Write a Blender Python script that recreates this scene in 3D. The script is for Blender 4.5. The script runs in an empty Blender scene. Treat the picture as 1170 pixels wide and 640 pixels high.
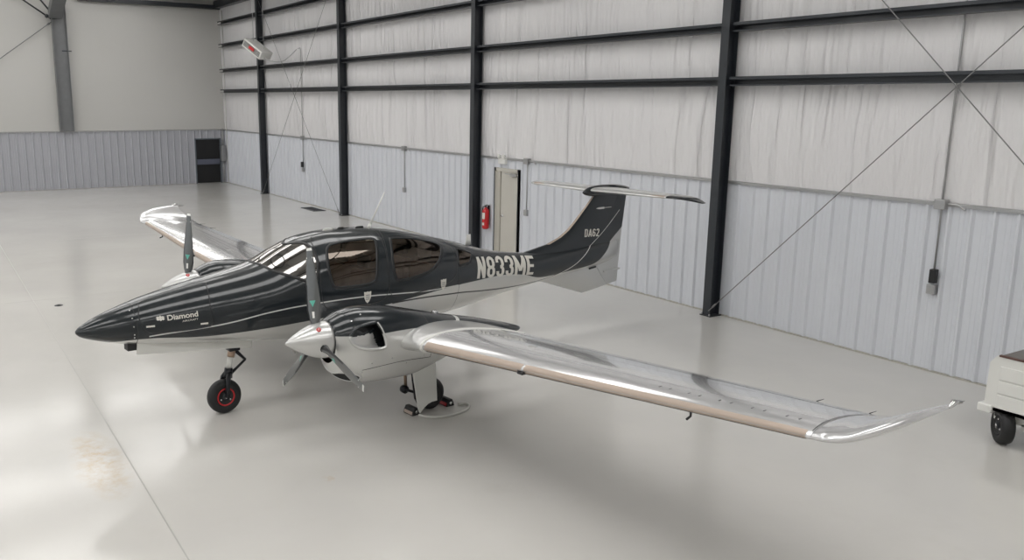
import math
# ---- fuselage lines: x (aft of the nose), top, bottom, half width, height of widest point, exponent
FST=[(0.0,1.315,1.285,.012,1.30,2.0),(.03,1.345,1.25,.055,1.295,2.0),(.10,1.385,1.215,.105,1.285,2.0),(.25,1.45,1.165,.18,1.27,2.05),
(.50,1.53,1.10,.27,1.26,2.15),(.80,1.605,1.05,.345,1.25,2.25),(1.15,1.675,1.01,.415,1.25,2.3),(1.6,1.75,.955,.49,1.26,2.35),
(2.0,1.82,.90,.55,1.28,2.35),(2.2,1.875,.875,.58,1.31,2.3),(2.5,2.01,.835,.61,1.36,2.25),(2.8,2.115,.80,.635,1.40,2.2),(3.2,2.16,.77,.65,1.42,2.2),
(3.7,2.15,.75,.655,1.43,2.2),(4.2,2.085,.75,.635,1.43,2.15),(4.7,1.97,.77,.58,1.40,2.1),(5.2,1.84,.80,.49,1.36,2.1),(5.7,1.69,.85,.39,1.30,2.05),
(6.2,1.57,.91,.30,1.26,2.0),(6.8,1.49,.97,.225,1.24,2.0),(7.4,1.46,1.02,.175,1.25,2.0),(8.0,1.47,1.06,.135,1.27,2.0),(8.6,1.49,1.12,.085,1.31,2.0),(8.95,1.49,1.2,.03,1.34,2.0)]
def interp(T,x):
    n=len(T)
    if x<=T[0][0]: return list(T[0][1:])
    if x>=T[-1][0]: return list(T[-1][1:])
    i=max(k for k in range(n) if T[k][0]<=x)
    x0,x1=T[i][0],T[i+1][0]; h=x1-x0; t=(x-x0)/h; out=[]
    for c in range(1,len(T[0])):
        y0,y1=T[i][c],T[i+1][c]; d=(y1-y0)/h
        def sl(a,b,k):
            # fritsch-carlson style tangent
            if a is None or b is None: return a if b is None else b
            return 0 if a*b<=0 else 2*a*b/(a+b)
        dm=(y0-T[i-1][c])/(x0-T[i-1][0]) if i>0 else None
        dp=(T[i+2][c]-y1)/(T[i+2][0]-x1) if i+2<n else None
        m0=sl(dm,d,0); m1=sl(d,dp,0)
        out.append((2*t**3-3*t*t+1)*y0+(t**3-2*t*t+t)*h*m0+(-2*t**3+3*t*t)*y1+(t**3-t*t)*h*m1)
    return out
def fus(x,th,off=0.0):
    zt,zb,w,zc,n=interp(FST,x)
    c,s=math.cos(th),math.sin(th)
    y=w*math.copysign(abs(c)**(2/n),c); h=(zt-zc) if s>=0 else (zc-zb)
    z=zc+h*math.copysign(abs(s)**(2/n),s)
    return [x,y,z]
def fus_inside(x,y,z):
    zt,zb,w,zc,n=interp(FST,x); h=(zt-zc) if z>=zc else (zc-zb)
    return (abs(y)/w)**n+(abs(z-zc)/h)**n-1
def fus_theta(x,y,z):
    zt,zb,w,zc,n=interp(FST,x); h=(zt-zc) if z>=zc else (zc-zb)
    c=math.copysign(min(1,abs(y)/w)**(n/2),y); s=math.copysign(min(1,abs(z-zc)/h)**(n/2),z-zc)
    return math.atan2(s,c)
FILL=3.1; SKY=0.85; EXPO=0.42
import bpy, bmesh, random
from mathutils import Vector, Matrix
PI=math.pi
random.seed(4)
COL=bpy.context.scene.collection
# ------------------------------------------------------------------ materials
def mat(name,col=(.8,.8,.8),rough=.5,metal=0.0,spec=.5,coat=0.0,emit=None,es=0.0,trans=0.0,alpha=1.0,ior=1.5):
    m=bpy.data.materials.new(name); m.use_nodes=True
    b=m.node_tree.nodes['Principled BSDF']
    b.inputs['Base Color'].default_value=(*col,1); b.inputs['Roughness'].default_value=rough
    b.inputs['Metallic'].default_value=metal; b.inputs['Specular IOR Level'].default_value=spec
    b.inputs['Coat Weight'].default_value=coat; b.inputs['Coat Roughness'].default_value=.06
    b.inputs['Transmission Weight'].default_value=trans; b.inputs['Alpha'].default_value=alpha; b.inputs['IOR'].default_value=ior
    if emit: b.inputs['Emission Color'].default_value=(*emit,1); b.inputs['Emission Strength'].default_value=es
    return m
class NT:
    def __init__(s,m): s.m=m; s.nt=m.node_tree; s.b=s.nt.nodes['Principled BSDF']
    def n(s,t,**k):
        o=s.nt.nodes.new(t)
        for a,v in k.items(): setattr(o,a,v)
        return o
    def l(s,a,b): s.nt.links.new(a,b)
    def math(s,op,a,b=None,c=None,clamp=False):
        o=s.n('ShaderNodeMath',operation=op); o.use_clamp=clamp
        for i,v in enumerate((a,b,c)):
            if v is None: continue
            if isinstance(v,(int,float)): o.inputs[i].default_value=v
            else: s.l(v,o.inputs[i])
        return o.outputs[0]
    def mix(s,f,a,b):
        o=s.n('ShaderNodeMix',data_type='RGBA')
        for i,v in ((0,f),(6,a),(7,b)):
            if isinstance(v,(int,float)): o.inputs[i].default_value=v
            elif isinstance(v,tuple): o.inputs[i].default_value=(*v,1)
            else: s.l(v,o.inputs[i])
        return o.outputs[2]
    def noise(s,scale,vec=None,detail=3,rough=.5):
        o=s.n('ShaderNodeTexNoise'); o.inputs['Scale'].default_value=scale; o.inputs['Detail'].default_value=detail; o.inputs['Roughness'].default_value=rough
        if vec is not None: s.l(vec,o.inputs['Vector'])
        return o.outputs['Fac']
    def ramp(s,f,stops):
        o=s.n('ShaderNodeValToRGB'); cr=o.color_ramp
        while len(cr.elements)<len(stops): cr.elements.new(.5)
        for e,(p,c) in zip(cr.elements,stops): e.position=p; e.color=(*c,1) if isinstance(c,tuple) else (c,c,c,1)
        s.l(f,o.inputs[0]); return o.outputs[0]
    def coords(s,kind='Object',scale=(1,1,1)):
        t=s.n('ShaderNodeTexCoord'); mp=s.n('ShaderNodeMapping'); mp.inputs['Scale'].default_value=scale
        s.l(t.outputs[kind],mp.inputs[0]); return mp.outputs[0]
    def bump(s,h,strength,dist=.01):
        o=s.n('ShaderNodeBump'); o.inputs['Strength'].default_value=strength; o.inputs['Distance'].default_value=dist
        s.l(h,o.inputs['Height']); s.l(o.outputs[0],s.b.inputs['Normal'])
DARK=(.030,.035,.040); SILV=(.60,.60,.585)
M={}
def livery(name,bound,stripes=(),x0=0.0,x1=10.0):
    """two tone paint: dark above the line z=bound(x), silver below, thin stripes (curve, half width, colour)"""
    m=mat(name,rough=.22,coat=1.0,metal=.0); t=NT(m)
    tc=t.n('ShaderNodeTexCoord'); sp=t.n('ShaderNodeSeparateXYZ'); t.l(tc.outputs['Object'],sp.inputs[0])
    xn=t.math('MULTIPLY',t.math('ADD',t.math('MULTIPLY',sp.outputs[0],-1.0),-x0),1/(x1-x0),clamp=True)
    zn=t.math('MULTIPLY',sp.outputs[2],1/3.0)
    def curve(pts):
        c=t.n('ShaderNodeFloatCurve'); cm=c.mapping; cv=cm.curves[0]
        P=[((x-x0)/(x1-x0),z/3.0) for x,z in pts]
        cv.points[0].location=P[0]; cv.points[1].location=P[-1]
        for q in P[1:-1]: cv.points.new(*q)
        cm.update(); t.l(xn,c.inputs['Value']); return c.outputs[0]
    def smooth(d,w):  # 1 when d>0
        return t.math('ADD',t.math('MULTIPLY',d,1/(w*2/3.0)),.5,clamp=True)
    f=smooth(t.math('SUBTRACT',zn,curve(bound)),.003)
    # fine flake in the dark paint
    nz=t.noise(900,tc.outputs['Object'],1)
    dark=t.mix(nz,(.004,.007,.009),(.018,.023,.027))
    col=t.mix(f,SILV,dark)
    for pts,hw,cc,(xa,xb) in stripes:
        d=t.math('ABSOLUTE',t.math('SUBTRACT',zn,curve(pts)))
        g=smooth(t.math('SUBTRACT',hw/3.0,d),.002)
        xl=t.math('GREATER_THAN',xn,(xa-x0)/(x1-x0)); xh=t.math('LESS_THAN',xn,(xb-x0)/(x1-x0))
        g=t.math('MULTIPLY',g,t.math('MULTIPLY',xl,xh))
        col=t.mix(g,col,cc)
    # cabin lining on the inside of the shell
    geo=t.n('ShaderNodeNewGeometry'); col=t.mix(geo.outputs['Backfacing'],col,(.16,.12,.085))
    t.l(col,t.b.inputs['Base Color'])
    # metallic in silver zones
    t.l(t.math('MULTIPLY',t.math('SUBTRACT',1.0,t.math('MAXIMUM',f,geo.outputs['Backfacing'])),.55),t.b.inputs['Metallic'])
    t.b.inputs['Coat Roughness'].default_value=.10; t.b.inputs['Roughness'].default_value=.28; t.l(t.math('SUBTRACT',.5,t.math('MULTIPLY',f,.38)),t.b.inputs['Specular IOR Level'])
    return m
BOUND=[(0,1.10),(.3,1.16),(.62,1.185),(1.3,1.13),(1.6,1.125),(2.45,1.15),(3.6,1.20),(4.4,1.26),(4.93,1.285),(5.4,1.285),(6.0,1.275),(6.5,1.21),(6.95,1.10),(7.3,1.09),(7.7,1.11),(8.1,1.13),(8.3,1.16),(8.55,1.30),(8.77,1.50),(9.05,1.70),(9.3,1.9)]
PIN=[(0,1.1),(.6,1.20),(1.56,1.262),(2.1,1.335),(2.45,1.362),(3.33,1.368),(3.95,1.33),(4.34,1.30),(5.0,1.285),(10,1.2)]
FPIN=[(0,1.0),(3.6,1.20),(3.8,1.215),(4.96,1.17),(5.6,1.10),(6.3,1.04),(6.8,1.03),(7.18,1.055),(7.437,1.107),(7.748,1.208),(7.92,1.293),(8.123,1.411),(8.517,1.669),(8.961,2.014),(10,2.9)]
FPW=[(x,z-.012) for x,z in FPIN]
M['livery']=livery('fuselage_livery',BOUND,[(PIN,.007,SILV,(.7,5.0)),(FPIN,.011,(.012,.012,.014),(3.8,9.0)),(FPW,.006,(.75,.75,.73),(6.9,8.97))])
NB=[(1.9,1.345),(2.12,1.34),(2.3,1.33),(2.5,1.32),(2.9,1.315),(3.2,1.295),(3.5,1.24),(3.75,1.13),(4.0,1.05),(4.3,.98),(5.2,.93)]
NP=[(1.9,1.0),(3.0,.9),(3.25,1.0),(3.55,1.15),(3.85,1.26),(4.15,1.42),(5.2,1.8)]
M['nacelle']=livery('nacelle_livery',NB,[(NP,.018,SILV,(3.2,4.3))])
M['silver']=mat('silver_paint',(.60,.60,.59),.30,.6,coat=.8)
t=NT(M['silver']); 
M['wing']=mat('wing_silver_paint',(.68,.68,.685),.18,.55,coat=.8)
M['tan']=mat('bronze_tan_deice_panel',(.40,.325,.27),.40,.3)
M['darkpaint']=mat('dark_flake_paint',(.014,.018,.021),.22,0,spec=.15,coat=1.0)
M['white']=mat('white_paint',(.72,.72,.69),.35,0,coat=.3)
M['chrome']=mat('polished_metal',(.72,.72,.72),.12,1.0)
M['black']=mat('black_rubber',(.012,.012,.013),.55)
M['blackm']=mat('black_metal',(.015,.016,.02),.35,.3)
M['seal']=mat('black_seal',(.008,.009,.01),.4)
M['red']=mat('red_paint',(.55,.02,.025),.35)
M['green']=mat('teal_mark',(.10,.42,.33),.4)
M['seat']=mat('tan_leather',(.20,.12,.075),.5)
M['bladeg']=mat('grey_blade',(.085,.09,.09),.3,0,coat=.7)
M['bladed']=mat('blade_edge_black',(.012,.013,.015),.35)
M['offw']=mat('lettering_offwhite',(.66,.64,.59),.4)
M['goldst']=mat('strut_tan_metal',(.45,.33,.25),.3,.7)
def glass(name,tint,rough=.01,mixf=.5,refl=1.0,warm=.97):
    m=bpy.data.materials.new(name); m.use_nodes=True; nt=m.node_tree; nt.nodes.clear()
    o=nt.nodes.new('ShaderNodeOutputMaterial'); tr=nt.nodes.new('ShaderNodeBsdfTransparent'); tr.inputs[0].default_value=(*tint,1)
    g=nt.nodes.new('ShaderNodeBsdfGlossy'); g.inputs['Roughness'].default_value=rough; g.inputs['Color'].default_value=(refl,refl*warm,refl*warm*warm,1)
    fr=nt.nodes.new('ShaderNodeFresnel'); fr.inputs[0].default_value=mixf
    mx=nt.nodes.new('ShaderNodeMixShader'); nt.links.new(fr.outputs[0],mx.inputs[0]); nt.links.new(tr.outputs[0],mx.inputs[1]); nt.links.new(g.outputs[0],mx.inputs[2])
    nt.links.new(mx.outputs[0],o.inputs[0]); return m
M['glass']=glass('tinted_cabin_glass',(.30,.21,.14),mixf=1.9,warm=.86)
M['wsglass']=glass('windshield_glass',(.35,.35,.35),mixf=3.2)
# ------------------------------------------------------------------ object helpers
def link(name,bm,m,parent=None,smooth=True,recalc=True,angle=None):
    if recalc: bmesh.ops.recalc_face_normals(bm,faces=bm.faces)
    me=bpy.data.meshes.new(name); bm.to_mesh(me); bm.free()
    for mm in (m if isinstance(m,(list,tuple)) else [m]): me.materials.append(mm)
    if smooth: me.polygons.foreach_set('use_smooth',[True]*len(me.polygons))
    if smooth and angle: me.set_sharp_from_angle(angle=math.radians(angle))
    o=bpy.data.objects.new(name,me); COL.objects.link(o)
    if parent: o.parent=parent
    return o
def tag(o,label=None,cat=None,group=None,kind=None):
    if label: o['label']=label
    if cat: o['category']=cat
    if group: o['group']=group
    if kind: o['kind']=kind
    return o
def empty(name,loc=(0,0,0),rz=0,label=None,cat=None,group=None):
    o=bpy.data.objects.new(name,None); COL.objects.link(o); o.location=loc; o.rotation_euler=(0,0,rz); o.empty_display_size=.3
    return tag(o,label,cat,group)
def loft(bm,rings,closed=True,cap0=True,cap1=True,mi=0):
    R=[[bm.verts.new(p) for p in r] for r in rings]; n=len(R[0]); F=[]
    for i in range(len(R)-1):
        for j in range(n if closed else n-1):
            k=(j+1)%n
            try: f=bm.faces.new((R[i][j],R[i][k],R[i+1][k],R[i+1][j])); f.material_index=mi; F.append(f)
            except ValueError: pass
    if cap0 and closed: bm.faces.new(R[0]).material_index=mi
    if cap1 and closed: bm.faces.new(R[-1][::-1]).material_index=mi
    return R,F
def box(bm,x0,x1,y0,y1,z0,z1,mi=0,mtx=None,bev=0):
    vs=[bm.verts.new((x,y,z)) for x in (x0,x1) for y in (y0,y1) for z in (z0,z1)]
    fs=[(0,1,3,2),(4,6,7,5),(0,4,5,1),(2,3,7,6),(0,2,6,4),(1,5,7,3)]
    F=[bm.faces.new([vs[i] for i in f]) for f in fs]
    for f in F: f.material_index=mi
    if bev:
        E=list({e for f in F for e in f.edges}); r=bmesh.ops.bevel(bm,geom=E,offset=bev,segments=2,affect='EDGES',profile=.5)
        vs=list({v for f in r['faces'] for v in f.verts}|{v for v in vs if v.is_valid})
    if mtx is not None:
        for v in vs:
            if v.is_valid: v.co=mtx@v.co
    return vs
def frame(d):
    d=Vector(d).normalized(); u=Vector((0,0,1)) if abs(d.z)<.9 else Vector((1,0,0))
    a=d.cross(u).normalized(); return a,d.cross(a).normalized()
def tube(bm,pts,r,n=10,mi=0,cap=True):
    pts=[Vector(p) for p in pts]; rings=[]; rr=r if isinstance(r,(list,tuple)) else [r]*len(pts)
    a=None
    for i,p in enumerate(pts):
        d=(pts[min(i+1,len(pts)-1)]-pts[max(i-1,0)])
        if a is None: a,b=frame(d)
        else:
            d=d.normalized(); a=(a-d*a.dot(d)).normalized(); b=d.cross(a)
        rings.append([p+(a*math.cos(2*PI*k/n)+b*math.sin(2*PI*k/n))*rr[i] for k in range(n)])
    return loft(bm,rings,True,cap,cap,mi)
def lathe(bm,prof,origin,axis,n=32,mi=0):
    """prof: (distance along axis, radius)"""
    o=Vector(origin); d=Vector(axis).normalized(); a,b=frame(d)
    rings=[[o+d*s+(a*math.cos(2*PI*k/n)+b*math.sin(2*PI*k/n))*max(r,1e-4) for k in range(n)] for s,r in prof]
    return loft(bm,rings,True,True,True,mi)
def prism(bm,poly,ax,t0,t1,mi=0):
    """poly in the two other axes, extruded along ax"""
    def mk(p,t): return {'x':(t,p[0],p[1]),'y':(p[0],t,p[1]),'z':(p[0],p[1],t)}[ax]
    return loft(bm,[[mk(p,t0) for p in poly],[mk(p,t1) for p in poly]],True,True,True,mi)
def catmull(P,n=6,closed=True):
    out=[]; N=len(P)
    for i in range(N if closed else N-1):
        g=lambda k:P[k%N] if closed else P[min(max(k,0),N-1)]
        p0,p1,p2,p3=g(i-1),g(i),g(i+1),g(i+2)
        for j in range(n):
            t=j/n; out.append(tuple(.5*((2*b)+(-a+c)*t+(2*a-5*b+4*c-d)*t*t+(-a+3*b-3*c+d)*t**3) for a,b,c,d in zip(p0,p1,p2,p3)))
    if not closed: out.append(tuple(P[-1]))
    return out
def inpoly(x,y,P):
    c=False; j=len(P)-1
    for i in range(len(P)):
        if (P[i][1]>y)!=(P[j][1]>y) and x<(P[j][0]-P[i][0])*(y-P[i][1])/(P[j][1]-P[i][1])+P[i][0]: c=not c
        j=i
    return c
L=lambda p:Vector((-p[0],p[1],p[2]))      # aircraft (aft, port, up) -> local
# ------------------------------------------------------------------ loft bodies with holes
class Body:
    def __init__(s,T,yc=0.0): s.T=T; s.yc=yc
    def P(s,x,th):
        global FST
        zt,zb,w,zc,n=interp(s.T,x); c,sn=math.cos(th),math.sin(th)
        y=w*math.copysign(abs(c)**(2/n),c); h=(zt-zc) if sn>=0 else (zc-zb)
        return Vector((-x,s.yc+y,zc+h*math.copysign(abs(sn)**(2/n),sn)))
    def N(s,x,th):
        e=.004; a=s.P(x+e,th)-s.P(x-e,th); b=s.P(x,th+e)-s.P(x,th-e); n=a.cross(b)
        if n.length<1e-12: return Vector((1,0,0))
        n.normalize(); zt,zb,w,zc,_=interp(s.T,x); ctr=Vector((-x,s.yc,zc))
        return n if n.dot(s.P(x,th)-ctr)>0 else -n
    def th(s,x,z,sgn=1):
        zt,zb,w,zc,n=interp(s.T,x); h=(zt-zc) if z>=zc else (zc-zb)
        sn=max(-1,min(1,math.copysign(min(1,abs(z-zc)/h)**(n/2),z-zc))); t_=math.asin(sn)
        return t_ if sgn>0 else PI-t_
    def off(s,x,th,d): return s.P(x,th)+s.N(x,th)*d
    def mesh(s,xs,nth,holes):
        bm=bmesh.new(); rings=[[bm.verts.new(s.P(x,2*PI*j/nth-PI/2)) for j in range(nth)] for x in xs]
        for i in range(len(xs)-1):
            for j in range(nth):
                xm=(xs[i]+xs[i+1])/2; tm=2*PI*(j+.5)/nth-PI/2
                if any(inpoly(xm,tm,h) for h in holes): continue
                k=(j+1)%nth; bm.faces.new((rings[i][j],rings[i+1][j],rings[i+1][k],rings[i][k]))
        bm.faces.new(rings[0]); bm.faces.new(rings[-1][::-1])
        for v in [v for v in bm.verts if not v.link_faces]: bm.verts.remove(v)
        return bm
    def patch(s,poly,dx,nt,d):
        """glass filling an outline given in (x,theta)"""
        bm=bmesh.new(); x0=min(p[0] for p in poly); x1=max(p[0] for p in poly); n=max(4,int((x1-x0)/dx)); prev=None
        for i in range(n+1):
            x=x0+(x1-x0)*(i+.02)/(n+.04); ts=[]
            for a,b in zip(poly,poly[1:]+poly[:1]):
                if (a[0]>x)!=(b[0]>x): ts.append(a[1]+(b[1]-a[1])*(x-a[0])/(b[0]-a[0]))
            if len(ts)<2: prev=None; continue
            lo,hi=min(ts),max(ts); row=[bm.verts.new(s.off(x,lo+(hi-lo)*j/nt,d)) for j in range(nt+1)]
            if prev:
                for j in range(nt): bm.faces.new((prev[j],row[j],row[j+1],prev[j+1]))
            prev=row
        return bm
    def band(s,pts,w,d,closed=True,bm=None,mi=0,base=-.004):
        """raised strip of width w following a line given in (x,theta)"""
        bm=bm or bmesh.new(); n=len(pts); rings=[]
        P=[s.P(*p) for p in pts]; N=[s.N(*p) for p in pts]
        for i in range(n):
            a=P[(i+1)%n] if closed else P[min(i+1,n-1)]; b=P[i-1] if closed else P[max(i-1,0)]
            T=(a-b); 
            if T.length<1e-9: T=Vector((1,0,0))
            T.normalize(); B=N[i].cross(T).normalized()
            rings.append([P[i]-B*w/2+N[i]*base,P[i]-B*w/2+N[i]*d,P[i]+B*w/2+N[i]*d,P[i]+B*w/2+N[i]*base])
        if closed: rings.append(rings[0])
        R=[[bm.verts.new(p) for p in r] for r in (rings[:-1] if closed else rings)]
        if closed: R.append(R[0])
        for i in range(len(R)-1):
            for j in range(3):
                f=bm.faces.new((R[i][j],R[i][j+1],R[i+1][j+1],R[i+1][j])); f.material_index=mi
        return bm
def mir(poly): return [(x,PI-t) for x,t in poly]
FB=Body(FST)
# ------------------------------------------------------------------ the aeroplane
PX,PY,PSI=-9.918,1.293,4.837
AC=empty('airplane',(PX,PY,0),PSI,'dark grey and silver twin-engine propeller airplane with a T-tail, parked on the pale hangar floor','airplane')
WS_half=[(2.13,1.5708),(2.14,1.45),(2.20,1.05),(2.30,.78),(2.42,.58),(2.54,.42),(2.63,.33),(2.69,.33),(2.725,.45),(2.76,.62),(2.775,.86),(2.755,1.12),(2.70,1.30),(2.60,1.48),(2.575,1.5708)]
WSP=catmull(WS_half,4,False); WSP=WSP+[(x,PI-t) for x,t in WSP[::-1][1:-1]]
W_F=catmull([(2.95,.88),(3.01,.965),(3.10,.99),(3.33,1.015),(3.60,1.025),(3.69,.98),(3.665,.80),(3.60,.50),(3.545,.20),(3.50,.13),(3.40,.105),(3.145,.112),(2.96,.14),(2.90,.24),(2.885,.50),(2.91,.72)],4)
W_R=catmull([(3.93,.93),(3.96,1.01),(4.10,1.04),(4.35,1.07),(4.66,1.05),(4.80,.96),(4.79,.80),(4.70,.56),(4.60,.38),(4.44,.21),(4.20,.12),(3.93,.095),(3.85,.14),(3.83,.35),(3.86,.62)],4)
W_Q=[(5.12,.88),(5.16,.92),(5.38,.86),(5.41,.78),(5.31,.50),(5.25,.42),(5.06,.34),(5.035,.42),(5.07,.62)]
W_Q=catmull(W_Q,3)
holes=[WSP]
for w in (W_F,W_R,W_Q): holes+=[w,mir(w)]
# theta of mirrored points must lie in (-pi/2, 3pi/2)
xs=sorted(set([0,.004,.012,.03,.05,.075]+[round(.1+.03*i,4) for i in range(295)]+[8.95]))
fz=link('fuselage',FB.mesh(xs,160,holes),M['livery'],AC)
link('windshield',FB.patch(WSP,.015,60,-.002),M['wsglass'],AC); 
ws_fr=link('windshield_frame',FB.band(WSP,.036,.004),M['seal'],AC)
for sgn in (1,-1):
    for w,nm in ((W_F,'cabin_window'),(W_R,'cabin_window'),(W_Q,'quarter_window')):
        pl=w if sgn>0 else mir(w)
        g=link(nm,FB.patch(pl,.02,14,-.002),M['glass'],AC)
        link('window_seal',FB.band(pl,.038,.003),M['seal'],g)
    # door outlines and panel seams
    f=(lambda t:t) if sgn>0 else (lambda t:PI-t)
    D1=catmull([(2.83,1.25),(2.80,.9),(2.77,.55),(2.74,.2),(2.78,-.10),(2.95,-.22),(3.3,-.22),(3.6,-.20),(3.72,-.05),(3.745,.25),(3.79,.7),(3.87,1.2),(3.86,1.38),(3.3,1.42),(2.95,1.40)],5)
    D2=catmull([(3.84,1.40),(3.82,1.2),(3.77,.7),(3.735,.2),(3.76,-.08),(3.9,-.16),(4.5,-.14),(4.9,0.02),(5.0,.4),(5.02,.9),(4.98,1.25),(4.7,1.42),(4.2,1.44)],5)
    link('cabin_door_seam',FB.band([(x,f(t_)) for x,t_ in D1],.010,.0015),M['seal'],AC)
    link('cabin_door_seam',FB.band([(x,f(t_)) for x,t_ in D2],.010,.0015),M['seal'],AC)
    NS=catmull([(.70,1.30),(.655,1.0),(.62,.69),(.625,.35),(.655,.12),(.72,0.0),(.88,-.035),(1.1,-.03),(1.31,-.006),(1.385,.02),(1.40,.2),(1.39,.46),(1.41,.8),(1.43,1.1),(1.43,1.3),(1.1,1.33)],4)
    link('baggage_hatch_seam',FB.band([(x,f(t_)) for x,t_ in NS],.010,.0015),M['seal'],AC)
link('nose_cone_seam',FB.band([(.585,2*PI*k/60) for k in range(60)],.007,.001),M['seal'],AC)
link('tail_boom_seam',FB.band([(5.02,2*PI*k/60) for k in range(60)],.006,.001),M['seal'],AC)
def rivets(body,pts,r,m,name,parent,d=.002):
    bm=bmesh.new()
    for x,t_ in pts:
        p=body.off(x,t_,0); n=body.N(x,t_); lathe(bm,[(-.002,r),(d,r),(d+.001,r*.6)],p,n,8)
    return link(name,bm,m,parent)
rivets(FB,[(.55,t_) for t_ in (.25,-.05,-.25,.6,1.0,PI-.25,PI-.6)],.008,M['silver'],'fastener',AC)
# cabin interior
bm=bmesh.new(); box(bm,-4.6,-2.6,-.38,.38,1.0,1.04,0)
link('cabin_floor',bm,M['blackm'],AC,False)
bm=bmesh.new()
prism(bm,[(-2.9,1.35),(-2.88,1.55),(-2.80,1.62),(-2.55,1.64),(-2.40,1.58),(-2.4,1.3)],'y',-.46,.46)
link('instrument_panel',bm,M['blackm'],AC,False)
for xx in (3.45,4.45):
    for yy in (.27,-.27):
        s=empty('seat',(0,0,0)); s.parent=AC
        bm=bmesh.new()
        box(bm,-xx-.02,-xx+.48,yy-.22,yy+.22,1.0,1.18,bev=.04); link('seat_cushion',bm,M['seat'],s)
        bm=bmesh.new(); mt=Matrix.Translation((-xx-.02,yy,1.12))@Matrix.Rotation(math.radians(-12),4,'Y')
        box(bm,-.06,.06,-.22,.22,0,.52,mtx=mt,bev=.04); link('seat_backrest',bm,M['seat'],s)
        bm=bmesh.new(); box(bm,-.045,.045,-.12,.12,.56,.72,mtx=mt,bev=.03); link('headrest',bm,M['blackm'],s)
# ------------------------------------------------------------------ lifting surfaces
def airfoil(c,thk,side,camber=.02):
    c=max(0,min(1,c)); yt=5*thk*(.2969*math.sqrt(c)-.126*c-.3516*c*c+.2843*c**3-.1036*c**4)
    m_,p_=camber,.4; yc=m_/p_**2*(2*p_*c-c*c) if c<p_ else m_/(1-p_)**2*((1-2*p_)+2*p_*c-c*c)
    return yc+side*yt
def foil_pt(row,c,side,off=0.0):
    LE,TE,up,thk,cam=row; ch=(TE-LE); n=ch.length
    return LE+ch*c+up*(airfoil(c,thk,side,cam)*n+side*off)
def foil_ring(row,c0=0.0,c1=1.0,n=22,off=0.0):
    cs=[c0+(c1-c0)*(.5-.5*math.cos(PI*i/n)) for i in range(n+1)]
    up=[foil_pt(row,c,1,off) for c in cs[::-1]]; lo=[foil_pt(row,c,-1,off) for c in cs[1 if c0==0 else 0:]]
    return up+lo
def resample(rows,k):
    out=[]; N=len(rows)
    for i in range(N-1):
        for j in range(k):
            t=j/k; a,b=rows[i],rows[i+1]
            g=lambda q:rows[max(0,min(N-1,q))]
            def cr(sel):
                p0,p1,p2,p3=sel(g(i-1)),sel(a),sel(b),sel(g(i+2)); return .5*((2*p1)+(p2-p0)*t+(2*p0-5*p1+4*p2-p3)*t*t+(3*p1-p0-3*p2+p3)*t**3)
            out.append((cr(lambda r:r[0]),cr(lambda r:r[1]),(a[2]*(1-t)+b[2]*t).normalized(),a[3]*(1-t)+b[3]*t,a[4]*(1-t)+b[4]*t))
    out.append(rows[-1]); return out
def wrows(T,sgn):
    """T: (y, xle, zle, xte, zte, cant deg, thk, camber)"""
    R=[]
    for y,xl,zl,xt,zt,cant,thk,cam in T:
        a=math.radians(cant); R.append((L((xl,sgn*y,zl)),L((xt,sgn*y,zt)),Vector((0,-sgn*math.sin(a),math.cos(a))),thk,cam))
    return R
def zl(y): return 1.48-.065*(6.75-y)
WT=[(y,2.83+.05*(y-2)-.0075*max(0,y-2)*0+ (0 if y>2.3 else -.10*(2.3-y)),zl(y)-(.05 if y<1.5 else 0),4.42-.04*(y-2),zl(y)-.085,0,(.15 if y<2.6 else .14-.004*(y-2.6)),.022) for y in (.3,1.2,2.0,2.35,2.8,3.4,4,4.6,5.2,5.8,6.4,6.74)]
WT=[(y,{True:2.86+.065*(y-2.0)}[True],a[0],a[1],a[2],a[3],a[4],a[5]) for (y,_,*a) in WT]
TIP=[(6.745,3.163,1.48,4.23,1.40,0,.115,.02),(6.85,3.128,1.506,4.21,1.43,10,.115,.018),(6.97,3.155,1.536,4.17,1.475,20,.12,.015),(7.09,3.221,1.595,4.11,1.55,28,.12,.01),(7.19,3.35,1.65,4.06,1.625,34,.12,.005),(7.26,3.56,1.685,4.05,1.675,38,.12,.0),(7.31,3.78,1.700,4.07,1.70,42,.12,0),(7.33,3.93,1.698,4.10,1.70,44,.08,0)]
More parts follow.
